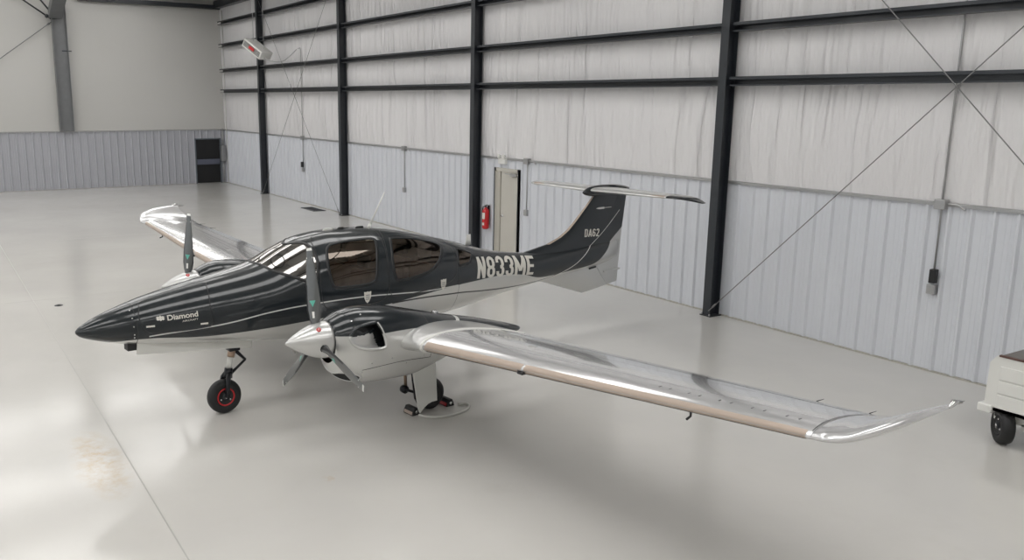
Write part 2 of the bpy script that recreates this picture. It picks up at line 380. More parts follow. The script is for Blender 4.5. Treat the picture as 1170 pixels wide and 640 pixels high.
for sgn in (1,-1):
    R=wrows(WT,sgn)
    bm=bmesh.new(); loft(bm,[foil_ring(r,0,1,26) for r in R])
    wing=link('wing',bm,M['wing'],AC,angle=40)
    RT=resample(wrows(TIP,sgn),4)
    bm=bmesh.new(); loft(bm,[foil_ring(r,0,1,26) for r in RT]); link('winglet',bm,M['wing'],wing,angle=45)
    def row_at(y):
        for a,b,ya,yb in zip(R,R[1:],[w[0] for w in WT],[w[0] for w in WT][1:]):
            if ya<=y<=yb:
                t=(y-ya)/(yb-ya); return tuple(p*(1-t)+q*t for p,q in zip(a,b))
        return R[-1] if y>WT[-1][0] else R[0]
    # de-ice strips along the leading edge
    for ya,yb in ((2.52,3.93),(3.96,6.70)):
        bm=bmesh.new(); rr=[]
        for i in range(13):
            r=row_at(ya+(yb-ya)*i/12); cs=[.034,.027,.02,.012,.006,.002,0]
            rr.append([foil_pt(r,c,1,.003) for c in cs]+[foil_pt(r,c,-1,.003) for c in (.002,.006,.010)])
        loft(bm,rr,closed=False); link('deice_strip',bm,M['tan'],wing)
        bm=bmesh.new(); rr=[]
        for i in range(13):
            r=row_at(ya+(yb-ya)*i/12); rr.append([foil_pt(r,c,-1,.0035) for c in (.010,.018,.026)])
        loft(bm,rr,closed=False); link('leading_edge_seal',bm,M['seal'],wing)
    # seams: aileron and flap hinge line, joints, tip joint, fuel panel
    def seam(pts,w=.008,nm='panel_seam',m='seal',d=.0015,par=None):
        bm=bmesh.new(); rr=[]
        for i,(y,c) in enumerate(pts):
            a=foil_pt(row_at(pts[max(i-1,0)][0]),pts[max(i-1,0)][1],1); b=foil_pt(row_at(pts[min(i+1,len(pts)-1)][0]),pts[min(i+1,len(pts)-1)][1],1)
            T=(b-a).normalized(); up=row_at(y)[2]; B=up.cross(T).normalized(); p=foil_pt(row_at(y),c,1,d)
            rr.append([p-B*w/2,p+B*w/2])
        loft(bm,rr,closed=False); return link(nm,bm,M[m],par or wing)
    seam([(2.35+(6.6-2.35)*i/24,.76) for i in range(25)],.009,'hinge_seam')
    for yy in (4.35,6.6): seam([(yy,.76+.01*i) for i in range(24)],.008,'hinge_seam')
    seam([(6.73,.0+.04*i) for i in range(25)],.007,'winglet_joint')
    seam([(3.0+(5.9-3.0)*i/24,.60-.25*math.sin(PI*i/24)*.3) for i in range(25)],.003)
    # small vents near the leading edge
    bm=bmesh.new()
    for q in range(5):
        for e in (0,.10):
            y=5.35+.28*q+e; a=foil_pt(row_at(y),.13,1,.002); b=foil_pt(row_at(y),.17,1,.002)
            box(bm,-.018,.018,-.004,.004,-.001,.001,mtx=Matrix.Translation((a+b)/2))
    link('skin_vent',bm,M['seal'],wing,False)
    # fuel filler cap
    bm=bmesh.new(); lathe(bm,[(-.004,.045),(.003,.045),(.004,.04)],foil_pt(row_at(3.6),.35,1),(0,0,1),20); link('fuel_cap',bm,M['silver'],wing)
    # aileron / flap brackets under the trailing edge, stall warner, pitot
    bm=bmesh.new()
    for yy in (2.9,3.9,4.8,5.5,6.2):
        p=foil_pt(row_at(yy),.80,-1); prism(bm,[(p.x-.18,p.z+.005),(p.x+.22,p.z+.02),(p.x+.10,p.z-.05),(p.x-.12,p.z-.04)],'y',p.y-.012,p.y+.012)
    link('hinge_bracket',bm,M['silver'],wing,False)
    bm=bmesh.new(); p=foil_pt(row_at(3.945),.004,-1); box(bm,p.x-.03,p.x+.035,p.y-.035,p.y+.035,p.z-.02,p.z+.01,bev=.006); tube(bm,[p+Vector((.02,0,0)),p+Vector((.06,0,.03))],.005)
    link('stall_warning_vane',bm,M['black'],wing,False)
    bm=bmesh.new(); p=foil_pt(row_at(5.75),.03,-1); tube(bm,[p+Vector((0,0,0)),p+Vector((.0,0,-.035)),p+Vector((.05,0,-.05))],.010,8)
    link('tie_down_ring',bm,M['black'],wing)
    bm=bmesh.new()
    for q in range(3):
        p=foil_pt(RT[-1-q*3],1.0,1); tube(bm,[p,p+Vector((-.10,0,-.004))],[.003,.0015],5)
    for yy in (6.2,6.65):
        p=foil_pt(row_at(yy),1.0,1); tube(bm,[p,p+Vector((-.12,0,-.008))],[.004,.002],5)
    link('static_wick',bm,M['black'],wing)
    bm=bmesh.new(); p=RT[-1][0]; q=RT[-1][1]; tube(bm,[p+(q-p)*.05+Vector((0,0,.005)),p+(q-p)*.45+Vector((0,0,.03)),p+(q-p)*.95+Vector((0,sgn*.02,.015))],[.010,.022,.012],8)
    link('tip_light',bm,M['chrome'],wing)
# wing root fairings blending the nacelles into the outer wings
for sgn in (1,-1):
    T=[]
    for y,xl,tk,up_ in ((1.95,2.86,.19,-.02),(2.08,2.86,.185,-.015),(2.2,2.86,.175,-.01),(2.32,2.862,.165,-.004),(2.42,2.862,.160,0),(2.46,2.868,.156,0)): T.append((y,xl,zl(y)+up_,4.44-.04*(y-2),zl(y)-.085,0,tk,.022))
    RT=resample(wrows(T,sgn),3); bm=bmesh.new(); loft(bm,[foil_ring(r,0,1,30) for r in RT]); f=link('wing_root_fairing',bm,M['silver'],AC,angle=40)
    bm=bmesh.new(); r=RT[-1]; r2=(r[0],r[1],r[2],r[3],r[4]); a=foil_ring(r,0,1,30,.001); d=Vector((0,sgn*.012,0)); loft(bm,[a,[p+d for p in foil_ring(r,0,1,30,.004)],[p+d*2 for p in foil_ring(r,0,1,30,-.002)]]); link('fairing_lip',bm,M['white'],f)
# ------------------------------------------------------------------ fin and T-tail
def skew_surface(rows,c0,c1,nm,m,parent,camb=0,n=18,up=Vector((0,1,0))):
    bm=bmesh.new(); rr=[]
    for LE,TE,thk in rows: rr.append(foil_ring((L(LE),L(TE),up,thk,camb),c0,c1,n))
    loft(bm,rr); return link(nm,bm,m,parent,angle=40)
FR=[((8.10,0,.665),(8.99,0,.765),.05),((7.55,0,.845),(9.0,0,.92),.06),((7.05,0,1.01),(9.01,0,1.10),.06),((6.7,0,1.2),(9.03,0,1.30),.06),((6.35,0,1.44),(9.04,0,1.48),.06),
((6.9,0,1.515),(9.05,0,1.57),.07),((7.25,0,1.57),(9.06,0,1.65),.08),((7.52,0,1.66),(9.07,0,1.74),.085),((7.70,0,1.76),(9.08,0,1.82),.09),((7.85,0,1.88),(9.095,0,1.93),.09),((8.1,0,2.10),(9.12,0,2.12),.09),((8.34,0,2.33),(9.14,0,2.25),.09)]
fin=skew_surface(FR,0,.70,'tail_fin',M['livery'],AC)
skew_surface(FR,.705,1.0,'rudder',M['livery'],fin)
SR=lambda s:[((8.17,s*.0,2.385),(8.93,s*0,2.39),.12),((8.20,s*.4,2.385),(8.90,s*.4,2.39),.12),((8.32,s*1.45,2.385),(8.82,s*1.45,2.39),.11)]
ST=lambda s:[((8.32,s*1.45,2.385),(8.82,s*1.45,2.39),.10),((8.37,s*1.55,2.38),(8.82,s*1.56,2.385),.10),((8.46,s*1.64,2.365),(8.83,s*1.65,2.365),.10),((8.60,s*1.72,2.335),(8.85,s*1.73,2.335),.10),((8.76,s*1.79,2.295),(8.87,s*1.79,2.295),.08)]
st=skew_surface(SR(-1)[::-1][:-1]+SR(1),0,.66,'horizontal_stabilizer',M['silver'],AC,up=Vector((0,0,1)))
skew_surface(SR(-1)[::-1][:-1]+SR(1),.67,1,'elevator',M['silver'],st,up=Vector((0,0,1)))
for s in (1,-1):
    skew_surface(ST(s),0,1,'stabilizer_tip',M['darkpaint'] if s>0 else M['silver'],st,up=Vector((0,0,1)))
    bm=bmesh.new(); rr=[]
    for i in range(9):
        y=s*(.14+(1.42-.14)*i/8); t=(abs(y))/1.45; le=L((8.17+.15*t,y,2.385)); te=L((8.93-.11*t,y,2.39)); r=(le,te,Vector((0,0,1)),.10,0)
        rr.append([foil_pt(r,c,1,.003) for c in (.10,.05,.02,.008,.002,0)]+[foil_pt(r,c,-1,.003) for c in (.002,.008,.02,.05)])
    loft(bm,rr,closed=False); link('deice_strip',bm,M['tan'],st)
bm=bmesh.new()
BT=[(8.05,2.36,2.34,.01,2.35,2),(8.10,2.395,2.31,.035,2.35,2),(8.25,2.44,2.28,.075,2.36,2),(8.5,2.46,2.27,.09,2.37,2),(8.8,2.45,2.27,.085,2.37,2),(9.05,2.42,2.30,.06,2.37,2),(9.2,2.385,2.34,.015,2.365,2)]
bb=Body(BT); bm=bb.mesh([8.05+1.15*i/40 for i in range(41)],24,[]); link('bullet_fairing',bm,M['darkpaint'],AC)
# light bar on the fin, lower fin fittings
bm=bmesh.new(); prism(bm,[(-8.33,2.075),(-8.40,2.09),(-8.53,2.09),(-8.53,2.06),(-8.40,2.06)],'y',.03,.055); prism(bm,[(-8.53,2.079),(-8.72,2.078),(-8.72,2.072),(-8.53,2.071)],'y',.03,.045); link('trim_fitting',bm,M['white'],fin,False)
bm=bmesh.new(); prism(bm,[(-8.22,1.085),(-8.38,1.10),(-8.38,1.075),(-8.22,1.06)],'y',.03,.062); link('ventral_slot',bm,M['seal'],fin,False)
bm=bmesh.new(); prism(bm,[(-8.60,.99),(-9.0,1.0),(-9.0,.975),(-8.60,.965)],'y',.0,.055); link('rudder_tab',bm,M['silver'],fin,False)
# fin leading edge deice strip
bm=bmesh.new(); rr=[]
for LE,TE,thk in FR[6:]:
    r=(L(LE),L(TE),Vector((0,1,0)),thk,0); rr.append([foil_pt(r,c,1,.003) for c in (.02,.01,.003,0)]+[foil_pt(r,c,-1,.003) for c in (.003,.01,.02)])
loft(bm,rr,closed=False); link('deice_strip',bm,M['tan'],fin)
# ------------------------------------------------------------------ engines
NST=[(2.12,1.475,1.00,.205,1.26,2.0),(2.135,1.485,.93,.225,1.25,2.1),(2.18,1.505,.86,.25,1.24,2.1),(2.3,1.55,.775,.30,1.21,2.25),(2.5,1.575,.715,.345,1.19,2.35),(2.8,1.55,.69,.365,1.15,2.4),(3.1,1.48,.68,.365,1.12,2.4),(3.4,1.40,.73,.345,1.10,2.3),
(3.8,1.295,.83,.30,1.07,2.2),(4.2,1.20,.885,.25,1.04,2.1),(4.6,1.09,.90,.19,1.0,2.1),(4.9,1.0,.915,.11,.96,2.0),(4.98,.965,.93,.05,.95,2.0)]
def glyph_fill(bm,poly,f,mi=0):
    vs=[bm.verts.new(f(*p)) for p in poly]; fc=bm.faces.new(vs); fc.material_index=mi
for sgn in (1,-1):
    NBY=Body(NST,sgn*1.77); flip=(lambda t:t) if sgn>0 else (lambda t:PI-t)
    # intake outline in (x,z) on the outboard side
    IN=catmull([(2.27,1.345),(2.36,1.415),(2.50,1.44),(2.60,1.435),(2.635,1.36),(2.67,1.22),(2.66,1.165),(2.58,1.155),(2.46,1.165),(2.34,1.205),(2.27,1.27)],4)
    INP=[(x,flip(NBY.th(x,z))) for x,z in IN]
    CH=catmull([(2.145,-2.05),(2.15,-1.72),(2.16,-1.35),(2.19,-1.0),(2.28,-.76),(2.40,-.80),(2.42,-1.05),(2.34,-1.45),(2.26,-1.75),(2.22,-2.05),(2.18,-2.2)],4)
    if sgn<0: CH=[(x,-PI-t) for x,t in CH]
    CHm=[(x,t if t>-PI/2 else t+2*PI) for x,t in CH]
    def hole_ch(x,t): return inpoly(x,t,CH) or inpoly(x,t-2*PI,CH)
    xs_=[2.12,2.125,2.13,2.14]+[2.15+.02*i for i in range(142)]
    bm=bmesh.new(); nth=120; rings=[[bm.verts.new(NBY.P(x,2*PI*j/nth-PI/2)) for j in range(nth)] for x in xs_]
    for i in range(len(xs_)-1):
        for j in range(nth):
            xm=(xs_[i]+xs_[i+1])/2; tm=2*PI*(j+.5)/nth-PI/2
            if inpoly(xm,tm,INP) or hole_ch(xm,tm): continue
            k=(j+1)%nth; bm.faces.new((rings[i][j],rings[i+1][j],rings[i+1][k],rings[i][k]))
    bm.faces.new(rings[-1][::-1])
    for v in [v for v in bm.verts if not v.link_faces]: bm.verts.remove(v)
    nac=link('engine_nacelle',bm,M['nacelle'],AC)
    # recessed intake duct: floor slopes inward towards the rear lip
    bm=bmesh.new(); rr=[]
    for lev in (0,.2,.4,.6,.8,1.0):
        ring=[]
        for x,z in IN:
            q=max(0,min(1,(x-2.27)/.39)); p=NBY.off(x,flip(NBY.th(x,z)),-.003)
            p=p+Vector((-.05*lev*q,-sgn*lev*(.012+.12*q**1.1),0)); p.z=1.30+(p.z-1.30)*(1-.22*lev); ring.append(p)
        rr.append(ring)
    for k_ in (.8,.6,.4,.2):
        rr.append([Vector((rr[5][0].x*0+(-2.49)+(p.x+2.49)*k_, p.y*k_+(1-k_)*(NBY.P(2.49,flip(NBY.th(2.49,1.3))).y-sgn*.075), 1.30+(p.z-1.30)*k_)) for p in rr[5]])
    loft(bm,rr,True,False,True); 
    for f_ in bm.faces:
        c0_=f_.calc_center_median()
        if -c0_.x>2.585+.15*max(0,1.30-c0_.z) or (c0_.z>1.345 and -c0_.x>2.40): f_.material_index=1
        elif c0_.z>1.315: f_.material_index=2
    link('intake_duct',bm,[M['silver'],M['seal'],M['darkpaint']],nac,angle=50)
    link('intake_rim',NBY.band(INP,.034,.003),M['nacelle'],nac)
    LP=[(x,flip(NBY.th(x,z))) for x,z in catmull([(2.60,1.44),(2.635,1.36),(2.67,1.22),(2.66,1.165),(2.58,1.155)],5,False)]
    link('intake_lip',NBY.band(LP,.014,.012,False,base=-.02),M['silver'],nac)
    bm=bmesh.new(); ctr=[NBY.off(2.36+.03*math.cos(a),-1.5+.5*math.sin(a),-.10) for a in [2*PI*k/len(CH) for k in range(len(CH))]]
    loft(bm,[[NBY.off(x,t,-.002) for x,t in CH],[NBY.off(2.26+(x-2.26)*.8,(-1.5 if sgn>0 else -PI+1.5)+(t-(-1.5 if sgn>0 else -PI+1.5))*.8,-.10) for x,t in CH]],True,False,True)
    link('chin_intake',bm,M['seal'],nac); link('chin_rim',NBY.band(CH,.030,.004),M['silver'],nac)
    rivets(NBY,[(x,flip(NBY.th(x,z))) for x,z in ((2.5,1.0),(2.75,1.02),(3.0,1.08),(3.2,.98),(2.4,.9),(2.62,.92),(2.95,.93),(2.45,1.53),(2.32,1.48))],.010,M['chrome'],'cowl_fastener',nac)
    link('cowl_seam',NBY.band([(2.40+.9*i/30,flip(NBY.th(2.40+.9*i/30,.93+.03*math.sin(i/30*PI)))) for i in range(31)],.006,.001,False),M['seal'],nac)
    link('cowl_seam',NBY.band([(3.30,flip(-.4+1.9*i/20)) for i in range(21)],.006,.001,False),M['seal'],nac)
    bm=bmesh.new(); p=NBY.off(3.62,PI/2,0); box(bm,p.x-.03,p.x+.03,p.y-.03,p.y+.03,p.z-.01,p.z+.025,bev=.008); link('nacelle_beacon',bm,M['chrome'],nac)
    # --- propeller
    ax=Vector((.49,0,.03)).normalized()      # thrust line, a little nose up
    hub=Vector((-2.115,sgn*1.77,1.268)); pr_=empty('propeller',(0,0,0)); pr_.parent=AC
    prof=[(0,.205),(.03,.204),(.08,.198),(.14,.185),(.20,.166),(.27,.138),(.34,.104),(.40,.070),(.45,.038),(.48,.015),(.492,.002)]
    bm=bmesh.new(); lathe(bm,[(-.0,.19)]+prof,hub,ax,48); sp=link('spinner',bm,M['silver'],pr_)
    bm=bmesh.new(); lathe(bm,[(-.05,.195),(-.02,.208),(.004,.208),(.006,.2)],hub,ax,48); link('spinner_backplate',bm,M['black'],pr_)
    hc=hub+ax*.11; a0=Vector((0,0,1)); a0=(a0-ax*a0.dot(ax)).normalized(); b0=ax.cross(a0)
    for k in range(3):
        an=math.radians(120*k+(13 if sgn>0 else 0)); rad=a0*math.cos(an)+b0*math.sin(an); tan=ax.cross(rad)
        T=[(.10,.030,.060,50),(.16,.034,.05,48),(.22,.060,.036,43),(.32,.084,.024,34),(.45,.088,.017,27),(.60,.082,.013,21),(.75,.070,.010,17),(.88,.056,.008,14),(.97,.046,.006,13),(1.0,.036,.004,12)]
        bm=bmesh.new(); rr=[]
        for r_,hw,th_,tw in T:
            a=math.radians(tw); cd=(tan*math.cos(a)+ax*math.sin(a)); nd=rad.cross(cd).normalized()
            ring=[]
            for q in range(16):
                u=2*PI*q/16; ring.append(hc+rad*r_+cd*(math.cos(u)*hw)+nd*(math.sin(u)*th_*(1 if q in (0,8) else 1)))
            rr.append(ring)
        R_,F_=loft(bm,rr)
        for i in range(len(rr)-1):
            for j in range(16):
                F_[i*16+j].material_index=(2 if i>=8 else (1 if (i in (1,2,3,4) and j in (14,15,0,1)) or i==0 else 0))
        bl=link('propeller_blade',bm,[M['bladeg'],M['bladed'],M['white']],pr_)
        def bp(r_,s_,side,d=.003):
            i=max(q for q in range(len(T)-1) if T[q][0]<=r_); t=(r_-T[i][0])/(T[i+1][0]-T[i][0]); hw,th_,tw=[T[i][c]*(1-t)+T[i+1][c]*t for c in (1,2,3)]
            a=math.radians(tw); cd=(tan*math.cos(a)+ax*math.sin(a)); nd=rad.cross(cd).normalized()
            if nd.dot(ax)<0: nd=-nd
            return hc+rad*r_+cd*(s_*hw)+nd*side*(th_*math.sqrt(max(0,1-s_*s_))+d)
        bm=bmesh.new()
        for s_ in (1,):
            glyph_fill(bm,[(.43,-.45),(.43,.45),(.36,0)],lambda r_,c_:bp(r_,c_,s_)); 
            glyph_fill(bm,[(.24,-.18),(.24,.18),(.31,.18),(.31,-.18)],lambda r_,c_:bp(r_,c_,s_),1)
            for rr_ in ((.885,.90),):
                glyph_fill(bm,[(rr_[0],-.9),(rr_[0],.9),(rr_[1],.9),(rr_[1],-.9)],lambda r_,c_:bp(r_,c_,s_,.002),1)
        link('blade_marking',bm,[M['green'],M['white']],bl if False else pr_,False,False)
        bm=bmesh.new(); lathe(bm,[(0,.055),(.045,.052),(.05,.04)],hc+rad*.135,rad,20); link('blade_boot',bm,M['black'],pr_)
    # round red mark on the spinner
    an=math.radians(38 if sgn>0 else 30); rad=a0*math.cos(an)-b0*math.sin(an)
    c_=hub+ax*.155+rad*.181; nn=(rad+ax*.42).normalized()
    bm=bmesh.new(); lathe(bm,[(-.004,.026),(.003,.026),(.0035,.02)],c_,nn,24); mk=link('spinner_emblem',bm,M['red'],pr_)
    bm=bmesh.new(); u_,v_=frame(nn)
    for d_ in (-.008,.006): 
        q=[c_+nn*.0045+u_*(x)+v_*(d_+y) for x,y in ((-.014,-.002),(.004,-.002),(.014,.003),(-.004,.003))]; bm.faces.new([bm.verts.new(p) for p in q])
    link('spinner_emblem_mark',bm,M['white'],pr_,False,False)
# ------------------------------------------------------------------ landing gear
def wheel(c,r,hw,parent,axis=(0,1,0),nm='tyre',ring='black'):
    c=Vector(c); bm=bmesh.new()
    prof=[(-hw*.75,r*.52),(-hw*.95,r*.60),(-hw,r*.78),(-hw*.85,r*.92),(-hw*.45,r*.985),(0,r),(hw*.45,r*.985),(hw*.85,r*.92),(hw,r*.78),(hw*.95,r*.60),(hw*.75,r*.52)]
    lathe(bm,prof,c,axis,40); t=link(nm,bm,M['black'],parent)
    a=Vector(axis)
    for s in (1,-1):
        bm=bmesh.new(); lathe(bm,[(hw*.70,r*.54),(hw*.82,r*.54),(hw*.86,r*.50),(hw*.84,r*.46),(hw*.60,r*.44)],c,a*s,32); link('wheel_ring',bm,M[ring],parent)
        bm=bmesh.new(); lathe(bm,[(hw*.5,r*.45),(hw*.66,r*.43),(hw*.70,r*.25),(hw*.95,r*.20),(hw*1.0,r*.08)],c,a*s,24); link('wheel_hub',bm,M['blackm'],parent)
        bm=bmesh.new(); lathe(bm,[(hw*.98,r*.09),(hw*1.12,r*.08),(hw*1.14,r*.03)],c,a*s,16)
        af,bf=frame(a)
        for q in range(3):
            p=c+a*s*hw*.68+(af*math.cos(q*2.09+.4)+bf*math.sin(q*2.09+.4))*r*.33; lathe(bm,[(0,.012),(.008,.012),(.010,.008)],p,a*s,8)
        link('axle_nut',bm,M['chrome'],parent)
    return t
ng=empty('nose_gear',(0,0,0)); ng.parent=AC
wheel(L((1.69,0,.215)),.215,.075,ng,ring='red')
bm=bmesh.new()
for s in (1,-1): 
    tube(bm,[L((1.69,s*.09,.215)),L((1.70,s*.095,.33)),L((1.72,s*.08,.44)),L((1.75,s*.04,.50))],[.022,.028,.030,.030],10)
tube(bm,[L((1.75,0,.44)),L((1.765,0,.56))],[.055,.05],16); link('wheel_fork',bm,M['blackm'],ng)
bm=bmesh.new(); tube(bm,[L((1.765,0,.55)),L((1.80,0,.74))],.034,16); link('strut_tube',bm,M['white'],ng)
bm=bmesh.new(); tube(bm,[L((1.80,0,.70)),L((1.82,0,.80))],.048,16); link('strut_collar',bm,M['goldst'],ng)
bm=bmesh.new(); tube(bm,[L((1.81,0,.76)),L((1.84,0,.90))],.042,14); box(bm,-1.90,-1.76,-.07,.07,.78,.84,bev=.01); link('upper_strut',bm,M['blackm'],ng)
bm=bmesh.new(); tube(bm,[L((1.86,.0,.77)),L((1.99,0,.63))],[.024,.018],8); tube(bm,[L((1.99,0,.63)),L((1.80,0,.49))],[.016,.020],8); link('torque_link',bm,M['blackm'],ng)
for s in (1,-1):
    bm=bmesh.new(); prism(bm,[(-.585,.99),(-1.99,.838),(-1.99,.99),(-1.3,1.05),(-.60,1.13)],'y',s*.19,s*.19+.012); link('nose_gear_door',bm,M['white'],ng,False)
bm=bmesh.new(); box(bm,-.62,-.50,.04,.17,1.035,1.13,bev=.008); link('nose_lamp_housing',bm,M['black'],ng,False)
for sgn in (1,-1):
    mg=empty('main_gear',(0,0,0)); mg.parent=AC; yw=sgn*1.44
    wheel(L((3.80,yw-sgn*.02,.205)),.205,.08,mg)
    bm=bmesh.new(); tube(bm,[L((3.50,yw+sgn*.05,.80)),L((3.53,yw+sgn*.05,.45)),L((3.56,yw+sgn*.05,.20))],[.045,.040,.036],14)
    tube(bm,[L((3.55,yw+sgn*.05,.20)),L((3.68,yw+sgn*.10,.17)),L((3.80,yw+sgn*.10,.20))],[.035,.028,.03],10); link('gear_leg',bm,M['blackm'],mg)
    bm=bmesh.new(); tube(bm,[L((3.42,yw-sgn*.02,.82)),L((3.44,yw-sgn*.02,.36))],.020,12); link('retraction_strut',bm,M['goldst'],mg)
    bm=bmesh.new(); lathe(bm,[(-.03,.05),(.03,.05)],L((3.42,yw-sgn*.02,.33)),(0,1,0),16); tube(bm,[L((3.42,yw,.33)),L((3.54,yw+sgn*.04,.28))],.018,8); link('strut_fitting',bm,M['blackm'],mg)
    bm=bmesh.new(); yd=sgn*1.575
    pan=[(-3.39,.93),(-3.42,.60),(-3.46,.40),(-3.51,.10),(-3.535,.04),(-3.60,.10),(-3.66,.135),(-3.72,.15),(-3.80,.15),(-3.79,.35),(-3.77,.60),(-3.76,.72),(-3.82,.93)]
    rr=[[Vector((x,yd+sgn*(.10*max(0,z-.55)**1)+o,z)) for x,z in pan] for o in (0,sgn*.018)]
    loft(bm,rr); link('gear_door',bm,M['white'],mg,False)
# ------------------------------------------------------------------ aerials, lights, badges
def fin_antenna(x,h,ch,m='white',nm='blade_antenna'):
    z0=interp(FST,x)[0]-.01; bm=bmesh.new(); rr=[]
    for t in (0,.5,.9,1): rr.append([Vector((-x-ch*.25*t-ch*(1-.35*t)*(.5-.5*math.cos(2*PI*k/12)),.014*math.sin(2*PI*k/12)*(1-.4*t),z0+h*t)) for k in range(12)])
    loft(bm,rr); return link(nm,bm,M[m],AC)
bm=bmesh.new(); z0=interp(FST,3.86)[0]; tube(bm,[(-3.86,0,z0-.02),(-3.88,0,z0+.05)],[.035,.016],10); tube(bm,[(-3.88,0,z0+.04),(-4.12,-.0,z0+.46)],[.012,.007],6); link('whip_antenna',bm,M['white'],AC)
fin_antenna(3.12,.035,.18,nm='gps_antenna'); fin_antenna(3.62,.025,.16,'black','gps_antenna'); fin_antenna(5.55,.16,.12)
fin_antenna(3.35,.03,.12,'black','roof_vent')
def on_fus(x,z,d=.004): return FB.off(x,FB.th(x,z),d)
SH=[(-.5,.5),(-.2,.46),(0,.52),(.2,.46),(.5,.5),(.46,-.05),(.25,-.38),(0,-.55),(-.25,-.38),(-.46,-.05)]
for (x,z) in ((3.40,1.355),(4.69,1.345)):
    bm=bmesh.new(); loft(bm,[[on_fus(x+u*.105,z+v*.145,d) for u,v in SH] for d in (-.002,.005)]); b=link('shield_badge',bm,M['offw'],AC,False)
    bm=bmesh.new()
    for vv in (.18,.0,-.18):
        rr=[on_fus(x+u*.105,z+(v)*.145,.0065) for u,v in ((-.28,vv-.04),(.28,vv-.04),(.28,vv+.04),(-.28,vv+.04))]; bm.faces.new([bm.verts.new(p) for p in rr])
    link('badge_mark',bm,mat('badge_grey_'+('a' if x<4 else 'b'),(.25,.25,.25),.4),b,False,False)
# ---- lettering: heavy condensed capitals from strokes
def arc(cx_,cy_,rx,ry,a0_,a1_,n=8): return [(cx_+rx*math.cos(math.radians(a0_+(a1_-a0_)*i/n)),cy_+ry*math.sin(math.radians(a0_+(a1_-a0_)*i/n))) for i in range(n+1)]
SW=.088   # half stroke
def strokes(ch):
    w=.52; a=SW; l,r_=a,w-a; m_=w/2
    if ch=='N': return w,[[(l,0),(l,1)],[(l,1-.05),(r_,.05)],[(r_,0),(r_,1)]]
    if ch=='M': return .70,[[(l,0),(l,1)],[(l,.95),(.35,.25)],[(.35,.25),(.70-a,.95)],[(.70-a,0),(.70-a,1)]]
    if ch=='E': return .46,[[(l,0),(l,1)],[(l,1-a*.8),(.46,1-a*.8)],[(l,.5),(.42,.5)],[(l,a*.8),(.46,a*.8)]]
    rx=(w-2*a)/2; ry=.16
    if ch=='8': return w,[[*arc(m_,1-a*.8-ry,rx,ry,0,180),*arc(m_,.5+ry,rx,ry,180,360)],[*arc(m_,.5-ry,rx,ry,0,180),*arc(m_,a*.8+ry,rx,ry,180,360),(r_,.5-ry)],[(r_,1-a*.8-ry),(r_,.5+ry)]]
    if ch=='3': return w,[[*arc(m_,1-a*.8-ry,rx,ry,180,0),*arc(m_,.5+ry,rx,ry,0,-90)],[*arc(m_,.5-ry,rx,ry,90,0),*arc(m_,a*.8+ry,rx,ry,0,-180)],[(l,1-a*.8-ry),(l,1-a*.8-ry-.06)],[(l,a*.8+ry),(l,a*.8+ry+.06)]]
    if ch=='D': return w,[[(l,0),(l,1)],[(l,1-a*.8),*arc(m_,1-a*.8-ry,rx,ry,90,0),*arc(m_,a*.8+ry,rx,ry,0,-90),(l,a*.8)]]
    if ch=='A': return .56,[[(a*.7,0),(.28,.98)],[(.28,.98),(.56-a*.7,0)],[(.16,.27),(.40,.27)]]
    if ch=='6': return w,[[*arc(m_,1-a*.8-ry,rx,ry,0,180),*arc(m_,a*.8+ry,rx,ry,180,360),*arc(m_,.55-ry,rx,ry,0,90),(l,.55)]]
    if ch=='2': return w,[[*arc(m_,1-a*.8-ry,rx,ry,180,-20),(r_-.03,.52),(l,a*1.2)],[(0.02,a*.8),(w,a*.8)]]
def lettering(text,f,name,m,parent,gap=.10,aspect=None,bend=10):
    bm=bmesh.new(); u=0; Ws=[strokes(c)[0] for c in text]; tot=sum(Ws)+gap*(len(text)-1)
    for c,w in zip(text,Ws):
        for line in strokes(c)[1]:
            pts=[]
            for (a,b) in zip(line,line[1:]):
                k=max(1,int(math.hypot(b[0]-a[0],b[1]-a[1])*bend)); pts+= [(a[0]+(b[0]-a[0])*i/k,a[1]+(b[1]-a[1])*i/k) for i in range(k)]
            pts.append(line[-1]); prev=None; n=len(pts)
            for i,p in enumerate(pts):
                q0=pts[max(i-1,0)]; q1=pts[min(i+1,n-1)]; dx,dy=q1[0]-q0[0],q1[1]-q0[1]; d=math.hypot(dx,dy) or 1; nx_,ny_=-dy/d*SW,dx/d*SW*.8
                row=[bm.verts.new(f((u+p[0]+nx_)/tot,p[1]+ny_)),bm.verts.new(f((u+p[0]-nx_)/tot,p[1]-ny_))]
                if prev: bm.faces.new((prev[0],prev[1],row[1],row[0]))
                prev=row
        u+=w+gap
    return link(name,bm,m,parent,False,False)
def regmap(u,v):
    # corners on the fuselage side (x,z)
    x=(5.40+1.335*u)*(1-v)+(5.47+1.34*u)*v; z=(1.315-.135*u)*(1-v)+(1.605-.155*u)*v
    zt=interp(FST,x)[0]; z=min(z,zt-.012); return on_fus(x,z,.005)
lettering('N833ME',regmap,'registration_lettering',M['offw'],AC,gap=.085)
def fin_y(x,z):
    for (l0,t0,k0),(l1,t1,k1) in zip(FR[4:],FR[5:]):
        za=l0[2]+(t0[2]-l0[2])*(x-l0[0])/(t0[0]-l0[0]); zb=l1[2]+(t1[2]-l1[2])*(x-l1[0])/(t1[0]-l1[0])
        if za<=z<=zb:
            q=(z-za)/(zb-za); l=l0[0]+(l1[0]-l0[0])*q; t_=t0[0]+(t1[0]-t0[0])*q; return airfoil((x-l)/(t_-l),k0+(k1-k0)*q,1,0)*(t_-l)
    return .06
def da(u,v): x=8.05+.37*u+.01*v; z=1.625+.13*v-.02*u; return Vector((-x,fin_y(x,z)+.006,z))
lettering('DA62',da,'fin_lettering',M['offw'],fin,gap=.10)
